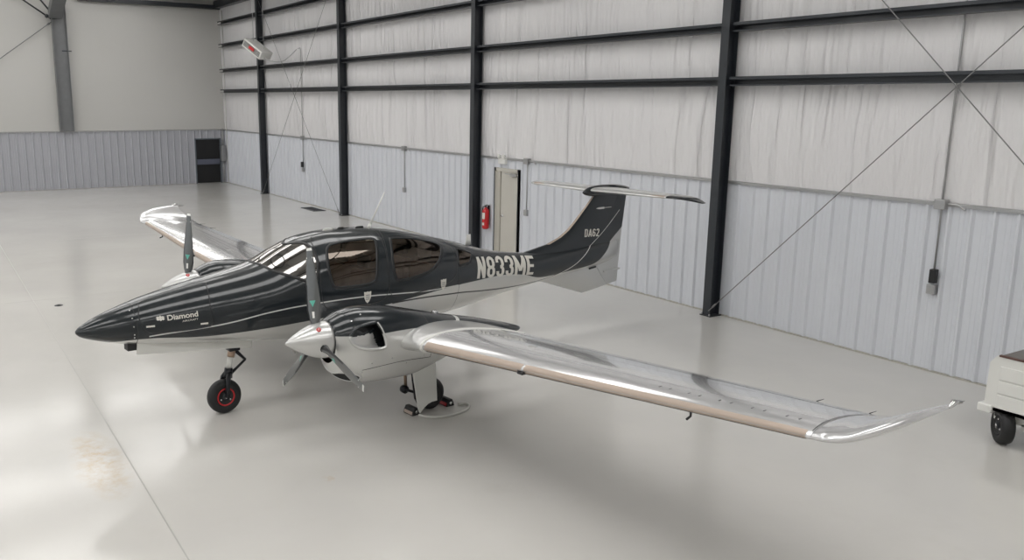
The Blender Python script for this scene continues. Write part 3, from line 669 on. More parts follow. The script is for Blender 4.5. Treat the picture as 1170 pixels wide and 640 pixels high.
def font_decal(text,f,name,m,parent,bold=.02):
    cu=bpy.data.curves.new(name,'FONT'); cu.body=text; cu.size=1; cu.offset=bold; o=bpy.data.objects.new(name,cu); COL.objects.link(o)
    dg=bpy.context.evaluated_depsgraph_get(); me=bpy.data.meshes.new_from_object(o.evaluated_get(dg)); bpy.data.objects.remove(o)
    bm=bmesh.new(); bm.from_mesh(me); bpy.data.meshes.remove(me); bmesh.ops.triangulate(bm,faces=bm.faces)
    xs_=[v.co.x for v in bm.verts]; ys_=[v.co.y for v in bm.verts]; x0,x1=min(xs_),max(xs_)
    for v in bm.verts: v.co=f((v.co.x-x0)/(x1-x0),v.co.y/.72)
    return link(name,bm,m,parent,False,False)
font_decal('Diamond',lambda u,v:on_fus(.905+.335*u,1.372+.014*u+.058*v,.004),'nose_lettering',M['offw'],AC,.022)
font_decal('AIRCRAFT',lambda u,v:on_fus(1.06+.175*u,1.338+.008*u+.020*v,.004),'nose_small_lettering',M['offw'],AC,.005)
bm=bmesh.new()
for dx,dz,s_ in ((-.024,0,1),(0.004,0,1.25),(.030,0,1)):
    for e in (.5,-.5):
        P4=[(dx+s_*.019*a,dz+e*.018*s_+s_*.018*b) for a,b in ((-1,0),(0,-.8),(1,0),(0,.8))]
        bm.faces.new([bm.verts.new(on_fus(.83+a,1.402+b,.004)) for a,b in P4])
link('diamond_cluster_emblem',bm,M['offw'],AC,False,False)
bm=bmesh.new()
for x,z,w in ((.72,1.325,.09),(1.30,1.293,.085)):
    bm.faces.new([bm.verts.new(on_fus(x+a*w/2,z+b*.010,.004)) for a,b in ((-1,-1),(1,-1),(1,1),(-1,1))])
link('nose_latch_plate',bm,M['offw'],AC,False,False)
# ------------------------------------------------------------------ the hangar
YW=12.335; XF=-39.95; XN=8.0; YL=-24.0; ZE=8.15
def pmat(name,base,rough=.5,metal=0,var=.06,scale=3,coat=0,bump=0,bscale=20,sc=(1,1,1)):
    m=mat(name,base,rough,metal,coat=coat); t=NT(m); c=t.coords('Object',sc); n=t.noise(scale,c,4)
    t.l(t.mix(n,tuple(v*(1-var) for v in base),tuple(min(1,v*(1+var)) for v in base)),t.b.inputs['Base Color'])
    if bump: t.bump(t.noise(bscale,c,3),bump)
    return m
# polished epoxy floor
fm=mat('epoxy_floor',(.55,.54,.515),.16,0,spec=.5); t=NT(fm); c=t.coords('Object')
n1=t.noise(.35,c,4,.55); n2=t.noise(2.2,c,5,.6); 
base=t.mix(t.ramp(n1,[(.30,0.0),(.70,1.0)]),(.535,.523,.498),(.60,.587,.558))
base=t.mix(t.math('MULTIPLY',t.ramp(n2,[(.55,0.0),(.80,1.0)]),.35),base,(.52,.505,.47))
sp=t.n('ShaderNodeSeparateXYZ'); t.l(c,sp.inputs[0])
def blob(x,y,rx,ry):
    a=t.math('DIVIDE',t.math('SUBTRACT',sp.outputs[0],x),rx); b=t.math('DIVIDE',t.math('SUBTRACT',sp.outputs[1],y),ry)
    d=t.math('ADD',t.math('MULTIPLY',a,a),t.math('MULTIPLY',b,b)); return t.math('SUBTRACT',1.0,d,clamp=True)
st_=t.math('MULTIPLY',t.math('ADD',blob(-9.3,1.35,1.1,.30),blob(-7.7,3.3,.10,.07),clamp=True),t.ramp(t.noise(5,c,5,.7),[(.40,0.0),(.62,1.0)]))
base=t.mix(t.math('MULTIPLY',st_,.65),base,(.50,.36,.20))
t.l(base,t.b.inputs['Base Color'])
t.l(t.math('ADD',t.math('MULTIPLY',n2,.07),.11),t.b.inputs['Roughness'])
t.bump(t.noise(1.3,t.coords('Object',(1,.5,1)),3),.05,.02)
bm=bmesh.new(); box(bm,XF-.3,XN+.3,YL-6,YW+.3,-.2,0); tag(link('floor',bm,fm,None,False),'glossy pale grey epoxy hangar floor',kind='structure')
bm=bmesh.new()
for i in range(1): box(bm,XF,XN,1.628,1.640,-.001,.0012)
for xx in (-25.5,-17.9): box(bm,xx-.004,xx+.004,YL,YW,-.001,.0010)
jt=link('trim_1',bm,mat('joint_grey',(.36,.355,.33),.5),None,False); tag(jt,'thin saw-cut joint lines in the floor',kind='structure')
# insulation fabric above the panels
fab=mat('white_vinyl_insulation',(.68,.67,.68),.36,0,spec=.4); t=NT(fab); c=t.coords('Object',(1,1,.10)); 
w1=t.math('ABSOLUTE',t.math('SUBTRACT',t.noise(1.9,c,3,.5),.5)); w1=t.math('POWER',t.math('SUBTRACT',1.0,t.math('MULTIPLY',w1,2.4),clamp=True),5.0); w2=t.noise(6,c,4,.6)
mask=t.ramp(t.noise(.5,t.coords('Object',(1,1,.4)),2),[(.40,.15),(.62,1.0)])
t.bump(t.math('ADD',t.math('MULTIPLY',t.math('ADD',w1,0.0),mask),t.math('MULTIPLY',w2,.8)),1.0,.065)
t.l(t.mix(t.noise(.7,c,3),(.71,.70,.715),(.76,.75,.75)),t.b.inputs['Base Color'])
fab2=mat('grey_vinyl_insulation',(.50,.495,.475),.5); t=NT(fab2); t.l(t.mix(t.noise(.25,t.coords('Object'),3),(.47,.465,.445),(.54,.535,.515)),t.b.inputs['Base Color']); t.bump(t.noise(.8,t.coords('Object',(1,1,.3)),3),.3,.05)
steel=pmat('dark_painted_steel',(.020,.024,.030),.38,0,.25,6,coat=.15)
steelg=pmat('grey_painted_steel',(.16,.165,.17),.4,0,.15,4,coat=.1)
panel=mat('white_steel_panel',(.60,.62,.66),.33,.0,spec=.5,coat=.15); t=NT(panel); c=t.coords('Object',(1,1,.25))
t.l(t.mix(t.noise(3,c,4),(.60,.62,.665),(.68,.70,.74)),t.b.inputs['Base Color']); t.bump(t.noise(2,c,3),.12,.02)
galv=pmat('galvanised_metal',(.42,.42,.42),.35,.7,.1,8)
creamw=pmat('cream_painted_metal',(.52,.50,.45),.42,0,.05,3)
bm=bmesh.new()   # right wall: insulation with real soft folds between the girts
GZ=[2.44,4.17,5.07,6.16,7.14,ZE+.1]
nx=470; rows=[]
zs=[]
for a,b in zip(GZ,GZ[1:]): zs+=[a+(b-a)*k/8 for k in range(8)]
zs=[0]+zs+[GZ[-1]]
rnd=random.Random(7); 
waves=[(rnd.uniform(1.2,9),rnd.uniform(0,6.28),rnd.uniform(.2,1)) for _ in range(14)]
def fold(x,z):
    s=0
    for k,(f_,ph,a) in enumerate(waves): s+=a*math.sin(f_*x+ph+.55*math.sin(z*1.3+k))/f_**.6
    return s*.010
for z in zs:
    e=0
    for a,b in zip(GZ,GZ[1:]):
        if a<=z<=b: e=math.sin(PI*(z-a)/(b-a))
    rows.append([(XF+(XN-XF)*i/nx,YW+.01-(.035+fold(XF+(XN-XF)*i/nx,z))*e**.7 if e>0 else YW+.01,z) for i in range(nx+1)])
loft(bm,rows,closed=False); wr=link('wall_right',bm,fab,None); tag(wr,'white vinyl insulated side wall behind dark steel girts',kind='structure')
def corrug(p0,dirv,nrm,length,h,phase=0.0,z0=0.02,holes=(),rh=.036):
    """ribbed steel sheet: profile points along dirv, ribs rise along nrm"""
    bm=bmesh.new(); P=[]; s=-phase
    prof=[(0,0),(.028,rh),(.056,rh),(.084,0),(.135,0),(.140,.004),(.150,.004),(.155,0),(.200,0),(.205,.004),(.215,.004),(.220,0)]
    while s<length:
        for a,b in prof: 
            if 0<=s+a<=length: P.append((s+a,b))
        s+=.3048
    def pt(a,b,z): return (p0[0]+dirv[0]*a+nrm[0]*b,p0[1]+dirv[1]*a+nrm[1]*b,z)
    for a,b in zip(P,P[1:]):
        zz=[(z0,h)]
        for (h0,h1,hz) in holes:
            if a[0]>=h0 and b[0]<=h1: zz=[(hz,h)]
        for (za,zb) in zz:
            vs=[bm.verts.new(pt(a[0],a[1],za)),bm.verts.new(pt(b[0],b[1],za)),bm.verts.new(pt(b[0],b[1],zb)),bm.verts.new(pt(a[0],a[1],zb))]; bm.faces.new(vs)
    bmesh.ops.remove_doubles(bm,verts=bm.verts,dist=.0005)
    return bm
# x = 8 (near) running to the far end; rib phase measured from x=-9.99
ph=.3048-(( XN-(-9.99+.035))%.3048)
DW0,DW1=XN-(-16.80),XN-(-17.78)
bm=corrug((XN,YW-.012),(-1,0),(0,-1),XN-XF,2.42,ph,holes=[(DW0,DW1,2.2)]); wp=link('wainscot_panel',bm,panel,wr,False,False)
bm=bmesh.new()
for a,b in ((XF,XN),): prism(bm,[(YW-.055,2.405),(YW-.055,2.445),(YW+.0,2.455),(YW+.0,2.405)],'x',a,b)
link('wainscot_cap',bm,galv,wr,False)
bm=bmesh.new(); box(bm,XF,-17.80,YW-.045,YW,0,.018); box(bm,-16.78,XN,YW-.045,YW,0,.018); link('wainscot_base_angle',bm,mat('base_sealant',(.40,.385,.34),.5),wr,False)
# far wall
bm=bmesh.new(); box(bm,XF-.1,XF,YL,YW+.1,0,ZE+2.6); wf=link('wall_far',bm,fab2,None,False); tag(wf,'pale grey insulated end wall',kind='structure')
bm=corrug((XF+.012,YW),(0,-1),(1,0),YW-YL,2.42,.1,holes=[(YW-12.02,YW-10.92,2.02)],rh=.05); link('wainscot_panel',bm,pmat('grey_steel_panel',(.41,.415,.45),.28,0,.05,3,coat=.4),wf,False,False)
bm=bmesh.new(); prism(bm,[(XF+.0,2.405),(XF+.055,2.405),(XF+.055,2.445),(XF,2.455)],'y',YL,YW); link('wainscot_cap',bm,galv,wf,False)
# other walls (behind and beside the camera) with the big open door
bm=bmesh.new(); box(bm,XN,XN+.1,YL,YW+.1,0,ZE+2.6); tag(link('wall_near',bm,fab2,None,False),'insulated end wall behind the camera',kind='structure')
bm=bmesh.new(); box(bm,XF,-34,YL-.1,YL,0,ZE); box(bm,-6,XN,YL-.1,YL,0,ZE); box(bm,-34,-6,YL-.1,YL,6.2,ZE); tag(link('wall_left',bm,fab2,None,False),'door wall opposite, with the tall hangar door open',kind='structure')
# ceiling (two slopes) with purlins
YR=-6.0; ZR=9.8
bm=bmesh.new(); loft(bm,[[(XF-.1,YW+.1,ZE),(XF-.1,YR,ZR),(XF-.1,YL-.1,ZE),(XF-.1,YL-.1,ZE+.15),(XF-.1,YR,ZR+.15),(XF-.1,YW+.1,ZE+.15)],[(XN+.1,YW+.1,ZE),(XN+.1,YR,ZR),(XN+.1,YL-.1,ZE),(XN+.1,YL-.1,ZE+.15),(XN+.1,YR,ZR+.15),(XN+.1,YW+.1,ZE+.15)]])
tag(link('ceiling',bm,pmat('roof_insulation',(.62,.62,.60),.5,0,.04,1),None,False),'white insulated roof lining',kind='structure')
roofz=lambda y:ZE+(ZR-ZE)*(YW-y)/(YW-YR) if y>YR else ZE+(ZR-ZE)*(y-YL)/(YR-YL)
# steel: columns, girts, rafters
CX=[-10.60,-18.50,-26.50,-34.30]
cname=['nearest to the camera','second from the camera','third from the camera, left of the whip antenna','farthest from the camera']
clab=['dark steel wall column right of the T-tail','dark steel wall column behind the rear cabin, left of the red extinguisher','dark steel wall column rising behind the cabin roof','dark steel wall column farthest along the wall, behind the hanging heater']
def hsec(bm,x,y0,y1,z0,z1,w=.17,tf=.014,tw=.010):
    box(bm,x-w/2,x+w/2,y0,y0+tf,z0,z1); box(bm,x-w/2,x+w/2,y1-tf,y1,z0,z1); box(bm,x-tw/2,x+tw/2,y0+tf,y1-tf,z0,z1)
for i,x in enumerate(CX):
    e=empty('steel_column',(x,12.15,0),0,clab[i],'column','columns along the right wall')
    bm=bmesh.new(); hsec(bm,0,-.13,.11,.02,7.75); link('column_shaft',bm,steel,e,False)
    bm=bmesh.new(); box(bm,-.12,.12,-.16,.14,0,.02)
    link('base_plate',bm,steel,e,False)
    bm=bmesh.new()
    for a,b in ((-.09,-.10),(.09,-.10)): lathe(bm,[(0,.016),(.03,.016),(.032,.01)],(a,b-.045,.02),(0,0,1),6)
    link('anchor_bolt',bm,galv,e,False)
GL=[4.17,5.07,6.16,7.14]; gname=['lowest','second lowest','third lowest','highest']
bays=[(-10.50,XN,'in the bay right of the column by the T-tail'),(-18.40,-10.70,'in the bay above the T-tail'),(-26.40,-18.60,'in the bay above the cabin roof'),(-34.20,-26.60,'in the bay right of the hanging heater'),(-39.6,-34.40,'in the farthest bay, running to the corner')]
for bi,(xa,xb,bl) in enumerate(bays):
    for gi,z in enumerate(GL):
        if z>5.2 and bi==0: continue
        bm=bmesh.new(); y0=12.08; y1=12.24; h=.078; q=.006
        prism(bm,[(y0,z+h),(y1,z+h),(y1,z-h),(y0,z-h),(y0,z-h+.022),(y0+q,z-h+.022),(y0+q,z-h+q),(y1-q,z-h+q),(y1-q,z+h-q),(y0+q,z+h-q),(y0+q,z+h-.05),(y0,z+h-.05)],'x',xa,xb)
        o=link('wall_girt',bm,steel,None,False)
        # move origin to the girt
        c_=Vector(((xa+xb)/2,12.2,z)); o.data.transform(Matrix.Translation(-c_)); o.location=c_
        tag(o,f'{gname[gi]} dark steel wall girt {bl}','girt','dark steel girts on the right wall')
bm=bmesh.new(); prism(bm,[(12.00,8.08),(12.24,8.06),(12.24,8.09),(12.03,8.11),(12.03,7.84),(12.24,7.82),(12.24,7.79),(12.00,7.80)],'x',XF+.1,-2); eo=link('eave_strut',bm,steel,None,False); tag(eo,'dark steel eave strut along the top of the right wall','beam')
# end wall framing
def origin(o,c):
    c=Vector(c); o.data.transform(Matrix.Translation(-c)); o.location=c; return o
e=empty('end_wall_column',(XF+.18,5.42,2.44),0,'grey steel column on the end wall, standing above the ribbed panels at upper left','column')
bm=bmesh.new(); box(bm,-.16,.16,-.19,-.175,0,5.1); box(bm,-.16,.16,.345,.36,0,5.1); box(bm,-.005,.005,-.175,.345,0,5.1); link('column_shaft',bm,steelg,e,False)
bm=bmesh.new(); box(bm,.0,.02,.12,.50,3.28,3.32); link('column_clip',bm,steel,e,False)
bm=bmesh.new(); 
loft(bm,[[(XF+.35,y,z) for y,z in ((5.12,7.02),(5.62,7.02),(5.62,7.40),(5.12,7.40))],[(XF+4.5,y,z) for y,z in ((5.0,8.25),(5.5,8.25),(5.5,8.62),(5.0,8.62))]])
o=origin(link('rafter_haunch',bm,steelg,None,False),(XF+.35,5.4,7.2)); tag(o,'grey steel haunch joining the end wall column to the roof','beam')
bm=bmesh.new(); loft(bm,[[(XF+.05,6.3,7.98),(XF+.30,6.3,7.98),(XF+.30,6.3,7.80),(XF+.05,6.3,7.80)],[(XF+.05,12.25,7.93),(XF+.30,12.25,7.93),(XF+.30,12.25,7.75),(XF+.05,12.25,7.75)]])
o=origin(link('end_wall_beam',bm,steel,None,False),(XF+.2,9,7.85)); tag(o,'grey steel beam across the top of the end wall at the corner','beam')
def rod(a,b,r,name,label,cat,m=None,group=None,n=6):
    a=Vector(a);b=Vector(b);c_=(a+b)/2; bm=bmesh.new(); tube(bm,[a-c_,b-c_],r,n); o=link(name,bm,m or galv,None); o.location=c_; tag(o,label,cat,group)
    bm=bmesh.new(); d=(b-a).normalized(); lathe(bm,[(0,r*2.2),(.10,r*2.2),(.11,r)],a-c_+d*.12,d,8); link('turnbuckle',bm,m or galv,o); return o
rodm=mat('rod_grey',(.22,.22,.22),.4,.4)
rod((XF+.3,5.2,7.0),(XF+.3,3.2,8.4),.035,'roof_brace','black strut rising left from the end wall column at top left','brace',steel)
rod((XF+.3,5.3,7.15),(XF+.3,4.2,8.6),.035,'roof_brace','shorter black strut beside the end wall column at top left','brace',steel)
rod((XF+.15,5.25,6.9),(XF+.15,2.6,4.9),.018,'brace_cable','thin cable running down left from the end wall column','cable',steelg)
rod((-10.50,11.96,.12),(-2.75,11.96,7.83),.008,'brace_rod','diagonal brace rod rising right from the foot of the column by the T-tail','brace rod',rodm,'brace rods')
rod((-2.6,11.93,.02),(-10.35,11.93,7.92),.008,'brace_rod','diagonal brace rod falling right, crossing another above the grey conduit','brace rod',rodm,'brace rods')
rod((-26.65,12.04,.02),(-34.15,12.04,7.75),.008,'brace_rod','faint diagonal brace rod in the bay by the heater, falling right','brace rod',rodm,'brace rods')
rod((-34.15,12.00,.02),(-26.65,12.00,7.75),.008,'brace_rod','faint diagonal brace rod in the bay by the heater, rising right','brace rod',rodm,'brace rods')
# conduits and outlets
def conduit(x,ztop,label,zbox=1.22,black=False,bx=0,elbow=False):
    e=empty('electrical_conduit',(x,YW-.06,zbox),0,label,'conduit')
    bm=bmesh.new(); tube(bm,[(0,0,.08),(0,0,ztop-zbox)]+([(-.03,0,ztop-zbox+.06),(-.09,-.06,ztop-zbox+.03)] if elbow else []),.014,8); link('conduit_pipe',bm,galv,e)
    bm=bmesh.new(); box(bm,-.06+bx,.06+bx,-.05,.03,-.07,.07,bev=.008); link('outlet_box',bm,galv,e,False)
    if ztop>2.3:
        bm=bmesh.new(); box(bm,-.08,.08,-.07,.04,2.36-zbox,2.50-zbox,bev=.01); tube(bm,[(.08,0,2.44-zbox),(.22,0,2.44-zbox),(.32,0,2.38-zbox)],.016,8); link('junction_box',bm,galv,e,False)
    if black:
        bm=bmesh.new(); box(bm,-.015,.075,-.10,-.01,.10,.30,bev=.01); link('switch_housing',bm,M['black'],e,False)
    return e
conduit(-6.74,7.7,'grey conduit on the white panels above the cart, with a black switch over its outlet',1.21,True)
conduit(-16.46,2.44,'grey conduit and outlet box on the panels just right of the white door',1.21)
conduit(-22.5,2.5,'grey conduit with an outlet on the panels above the whip antenna',1.21)
conduit(-30.36,5.6,'thin grey conduit dropping from the heater wire to a dark switch',1.25,True,elbow=True)
e=empty('corner_conduit',(XF+.40,YW-.06,0)); tag(e,'pale vertical conduit standing in the far corner','conduit')
bm=bmesh.new(); tube(bm,[(0,0,0),(0,0,7.7)],.022,8); link('conduit_pipe',bm,mat('pale_conduit',(.6,.6,.58),.4),e)
e=empty('breaker_box',(XF+.20,12.14,1.0),0,'grey breaker box in the far corner beside the black door','breaker box')
bm=bmesh.new(); box(bm,-.09,.09,-.11,.11,0,.72,bev=.01); link('panel_cabinet',bm,galv,e,False)
bm=bmesh.new(); box(bm,.09,.10,-.09,.09,.04,.68,bev=.004); link('panel_cover',bm,galv,e,False)
bm=bmesh.new(); tube(bm,[(0,0,.72),(0,0,1.5)],.03,8); tube(bm,[(0,0,0),(0,0,-.95)],.025,8); link('panel_conduit',bm,galv,e)
# far black door
dd=empty('door_2',(XF+.06,11.47,0)); tag(dd,'black door with a grey push bar in the end wall',kind='structure')
bm=bmesh.new(); box(bm,-.05,-.01,-.55,.55,0.02,2.0); link('door_leaf',bm,mat('black_door',(.006,.006,.007),.5),dd,False)
bm=bmesh.new(); box(bm,-.02,.05,-.52,.52,.86,1.10,bev=.01); link('push_bar',bm,mat('push_bar_grey',(.10,.11,.15),.4),dd,False)
bm=bmesh.new()
for a,b,c1,d1 in ((-.60,-.55,0,2.05),(.55,.60,0,2.05),(-.60,.60,2.0,2.05)): box(bm,-.05,.04,a,b,c1,d1)
link('door_frame',bm,pmat('dark_door_frame',(.12,.14,.16),.4),dd,False)
# white side door
d1=empty('door_1',(-17.29,YW,0)); tag(d1,'cream steel walk door in the right wall beside the fire extinguisher',kind='structure')
bm=bmesh.new(); box(bm,-.27,.46,-.035,.002,.02,2.14,bev=.004); link('door_leaf',bm,creamw,d1,False)
bm=bmesh.new(); box(bm,-.46,-.28,-.055,.0,0,2.14); link('door_jamb',bm,pmat('cream_jamb',(.45,.43,.38),.45),d1,False)
bm=bmesh.new()
for a,b,c1,e1 in ((-.50,-.44,0,2.2),(.44,.50,0,2.2),(-.50,.50,2.12,2.2)): box(bm,a,b,-.07,.07,c1,e1)
link('door_frame',bm,creamw,d1,False)
bm=bmesh.new(); box(bm,-.50,-.485,-.09,.0,0,2.2); box(bm,.485,.50,-.09,.0,0,2.2); link('frame_gasket',bm,steel,d1,False)
bm=bmesh.new(); lathe(bm,[(0,.035),(.01,.035)],(-.20,-.03,1.02),(0,-1,0),16); tube(bm,[(-.20,-.03,1.02),(-.20,-.08,1.02),(-.08,-.085,1.02)],.012,8); link('door_handle',bm,M['chrome'],d1)
bm=bmesh.new(); box(bm,.15,.40,-.08,-.03,2.02,2.09,bev=.006); tube(bm,[(.2,-.07,2.06),(.0,-.12,2.08)],.01,6); link('door_closer',bm,galv,d1,False)
e=empty('emergency_light',(-17.45,YW-.06,2.30),0,'white twin-lamp emergency light above the cream door','emergency light')
bm=bmesh.new(); box(bm,-.15,.15,-.06,.05,0,.15,bev=.015); link('light_housing',bm,M['white'],e,False)
for s in (-.10,.10): bm=bmesh.new(); lathe(bm,[(-.04,.03),(0,.05),(.03,.055),(.035,.045)],(s,-.06,.19),(s*.6,-1,-.3),16); link('lamp_head',bm,M['white'],e)
# fire extinguisher on the wall
e=empty('fire_extinguisher',(-18.08,YW-.13,.62),0,'red fire extinguisher hung on the white panel left of the cream door','fire extinguisher')
bm=bmesh.new(); lathe(bm,[(0,.06),(.02,.085),(.05,.09),(.44,.09),(.49,.075),(.52,.035),(.55,.03)],(0,0,0),(0,0,1),28); link('cylinder_body',bm,M['red'],e)
bm=bmesh.new(); rr=[[Vector((.0915*math.sin(a),-.0915*math.cos(a),z)) for a in [(-.75+1.5*k/8) for k in range(9)]] for z in (.26,.42)]; loft(bm,rr,closed=False)
rr=[[Vector((.0915*math.sin(a),-.0915*math.cos(a),z)) for a in [(-.55+1.1*k/8) for k in range(9)]] for z in (.10,.17)]; loft(bm,rr,closed=False); link('instruction_label',bm,M['offw'],e)
bm=bmesh.new(); tube(bm,[(0,0,.54),(0,0,.60)],.022,10); tube(bm,[(0,0,.60),(.10,-.02,.62)],.012,6); tube(bm,[(0,0,.58),(.09,-.02,.56)],.010,6); link('valve_handle',bm,M['blackm'],e)
bm=bmesh.new(); tube(bm,[(-.02,0,.58),(-.09,-.02,.56),(-.125,-.02,.45),(-.12,-.02,.25),(-.11,-.02,.15)],[.012,.012,.012,.012,.018],8); link('hose',bm,M['black'],e)
bm=bmesh.new(); box(bm,-.03,.03,.07,.10,.1,.6); link('wall_bracket',bm,M['blackm'],e,False)
# hanging heater
e=empty('hanging_heater',(-32.2,11.3,5.66),math.radians(28),'white box heater with a red mark hanging high at the far column','heater')
bm=bmesh.new(); rt=Matrix.Rotation(math.radians(32),4,'Y')
box(bm,-.50,.50,-.30,.30,-.16,.16,mtx=rt,bev=.02); link('heater_casing',bm,M['white'],e,False)
bm=bmesh.new()
for q in range(5): box(bm,-.44,.44,-.315,-.302,-.09+.04*q,-.075+.04*q,mtx=rt)
link('heater_louvres',bm,M['blackm'],e,False)
bm=bmesh.new(); box(bm,-.14,.14,-.325,-.316,-.05,.06,mtx=rt); link('heater_red_mark',bm,M['red'],e,False)
bm=bmesh.new()
for a in (-.3,.3): 
    p=rt@Vector((a,0,.13)); tube(bm,[p,(p.x,0,2.5)],.010,6)
link('hanger_rod',bm,galv,e)
bpy.context.view_layer.update(); im=e.matrix_world.inverted(); Pc=catmull([tuple(im@Vector(p)) for p in ((-32.0,11.3,5.45),(-31.6,11.55,5.22),(-31.1,11.85,5.2),(-30.75,12.0,5.36),(-30.60,12.1,5.50),(-30.46,12.16,5.60))],6,False); bm=bmesh.new(); tube(bm,Pc,.016,6); link('heater_cable',bm,galv,e)
# floor fittings
e=empty('floor_grate',(-28.5,11.85,0),0,'dark rectangular floor grate by the foot of the wall panels','floor grate')
bm=bmesh.new(); 
for k in range(9): box(bm,-.55+.13*k,-.50+.13*k,-.18,.18,0,.012)
link('grate_bars',bm,M['blackm'],e,False)
bm=bmesh.new(); box(bm,-.60,.60,-.22,-.18,0,.014); box(bm,-.60,.60,.18,.22,0,.014); box(bm,-.60,-.56,-.22,.22,0,.014); box(bm,.56,.60,-.22,.22,0,.014); box(bm,-.58,.58,-.2,.2,0,.003)
link('grate_frame',bm,steel,e,False)
bm=bmesh.new(); lathe(bm,[(0,.075),(.006,.075),(.008,.06),(.005,.055)],(0,0,0),(0,0,1),24); o=link('floor_cleanout_cap',bm,M['blackm'],None); o.location=(-17.25,2.0,0); tag(o,'small round dark cap set in the floor left of the nose','floor cap')
bm=bmesh.new(); lathe(bm,[(0,.03),(.005,.03),(.012,.018)],(0,0,0),(0,0,1),20); link('cap_plug',bm,M['black'],o)
# chocks and rope under the port main wheel
def w(p): return AC.matrix_world@L(p)
bpy.context.view_layer.update()
def chock(nm,p,label,rz,m1,m2):
    q=w(p); e=empty(nm,(q.x,q.y,0),PSI+rz,label,'wheel chock','chocks at the port main wheel')
    bm=bmesh.new(); prism(bm,[(-.06,0),(.06,0),(.05,.045),(.025,.09),(-.025,.09),(-.05,.045)],'y',-.095,.095); link('chock_block',bm,m1,e,False)
    bm=bmesh.new(); prism(bm,[(.0585,.012),(.0625,.012),(.0535,.050),(.0495,.046)],'y',-.08,.08); 
    prism(bm,[(-.0585,.012),(-.0625,.012),(-.0535,.050),(-.0495,.046)],'y',-.08,.08); link('reflective_stripe',bm,m2,e,False)
    bm=bmesh.new(); lathe(bm,[(-.005,.02),(.012,.02),(.014,.012)],(0,.095,.045),(0,1,0),12); link('rope_grommet',bm,M['chrome'],e); return e
chock('wheel_chock',(3.52,1.44,0),'black wheel chock with a tan stripe in front of the port main wheel',0,M['black'],M['tan'])
chock('wheel_chock',(4.06,1.44,0),'red and black wheel chock behind the port main wheel',0,M['black'],M['red'])
bm=bmesh.new(); pts=[w((a,b,.02)) for a,b in ((3.53,1.58),(3.56,1.68),(3.70,1.79),(3.90,1.83),(4.10,1.79),(4.24,1.69),(4.24,1.60),(4.16,1.575))]
pts=catmull([tuple(p) for p in pts],6,False); tube(bm,[(a,b,.017) for a,b,c in pts],.016,8); o=origin(link('chock_rope',bm,mat('white_rope',(.62,.62,.58),.7),None),w((3.9,1.8,0))); tag(o,'loop of pale rope tying the two wheel chocks together','rope')
# white cart on the right
CA=empty('utility_cart',(-4.86,10.2,0),0,'white flatbed utility cart with black tyres at the right edge of the photo','cart')
bm=bmesh.new(); 
prism(bm,[(0,.40),(0.01,.95),(.08,1.045),(2.6,1.045),(2.6,.40)],'y',0,.03); prism(bm,[(0,.40),(0.01,.95),(.08,1.045),(2.6,1.045),(2.6,.40)],'y',1.22,1.25)
box(bm,.0,.04,0.03,1.22,.40,.95); box(bm,.04,2.6,0,1.25,.40,.44); link('cart_body',bm,M['white'],CA,False)
bm=bmesh.new(); 
for z0_,z1_ in ((.44,.60),(.615,.76),(.775,.93)): box(bm,.13,2.6,-.012,.004,z0_,z1_,bev=.006)
link('side_panel',bm,M['white'],CA,False)
bm=bmesh.new(); box(bm,.08,2.6,.03,1.22,.985,1.03); link('cargo_bed',bm,mat('grey_brown_bed',(.16,.15,.14),.6),CA,False)
bm=bmesh.new(); box(bm,.10,2.6,-.01,.035,1.035,1.055); box(bm,.10,2.6,1.215,1.26,1.035,1.055); link('bed_rail',bm,mat('dark_rail',(.10,.05,.04),.5),CA,False)
bm=bmesh.new(); box(bm,-.06,.10,-.03,.14,.36,.46,bev=.02); box(bm,-.02,.06,.14,1.11,.37,.45,bev=.01); box(bm,-.06,.10,1.11,1.28,.36,.46,bev=.02); link('corner_bumper',bm,M['white'],CA,False)
bm=bmesh.new(); box(bm,.05,2.5,.16,.22,.26,.34); box(bm,.05,2.5,1.02,1.08,.26,.34); box(bm,.35,.43,.16,1.08,.20,.28); link('chassis_rail',bm,M['white'],CA,False)
for yy in (.14,1.08): wheel((.17,yy,.212),.212,.07,CA,axis=(.70,.71,0))
# added glowing panels under the roof, out of view, to even out the light
lm=mat('fill_light_sheet',(.85,.86,.86),.5,emit=(1,.985,.97),es=FILL)
k=0
for yy in (7.5,2.5,-3.0,-9,-15,-20):
    for xx in (-36.5,-30.5,-24.5,-18.5,-12.5,-6.5,0,5.5):
        k+=1; zz=roofz(yy)-.06; bm=bmesh.new(); sl=(ZR-ZE)/(YW-YR)*(-1 if yy>YR else 1)
        loft(bm,[[(xx-1.0,yy-2.25,zz-2.25*sl),(xx+1.0,yy-2.25,zz-2.25*sl),(xx+1.0,yy-2.25,zz-2.25*sl+.03),(xx-1.0,yy-2.25,zz-2.25*sl+.03)],[(xx-1.0,yy+2.25,zz+2.25*sl),(xx+1.0,yy+2.25,zz+2.25*sl),(xx+1.0,yy+2.25,zz+2.25*sl+.03),(xx-1.0,yy+2.25,zz+2.25*sl+.03)]])
        tag(origin(link('window_%d'%k,bm,lm,None,False),(xx,yy,zz)),'added glowing fill light panel under the roof',kind='structure')
for xx in (-34.2,-26.35,-18.44,-10.6,-2.8,5):
    o=None; bm=bmesh.new(); d=.5
    for ya,yb in ((12.1,YR),(YR,YL)):
        za,zb=roofz(ya),roofz(yb); loft(bm,[[(xx-.1,ya,za-.02),(xx+.1,ya,za-.02),(xx+.1,ya,za-d+.1),(xx-.1,ya,za-d+.1)],[(xx-.1,yb,zb-.02),(xx+.1,yb,zb-.02),(xx+.1,yb,zb-d+.1),(xx-.1,yb,zb-d+.1)]])
    o=origin(link('roof_rafter',bm,steel,None,False),(xx,0,8.6)); tag(o,'dark steel roof rafter spanning the hangar','rafter','roof rafters')
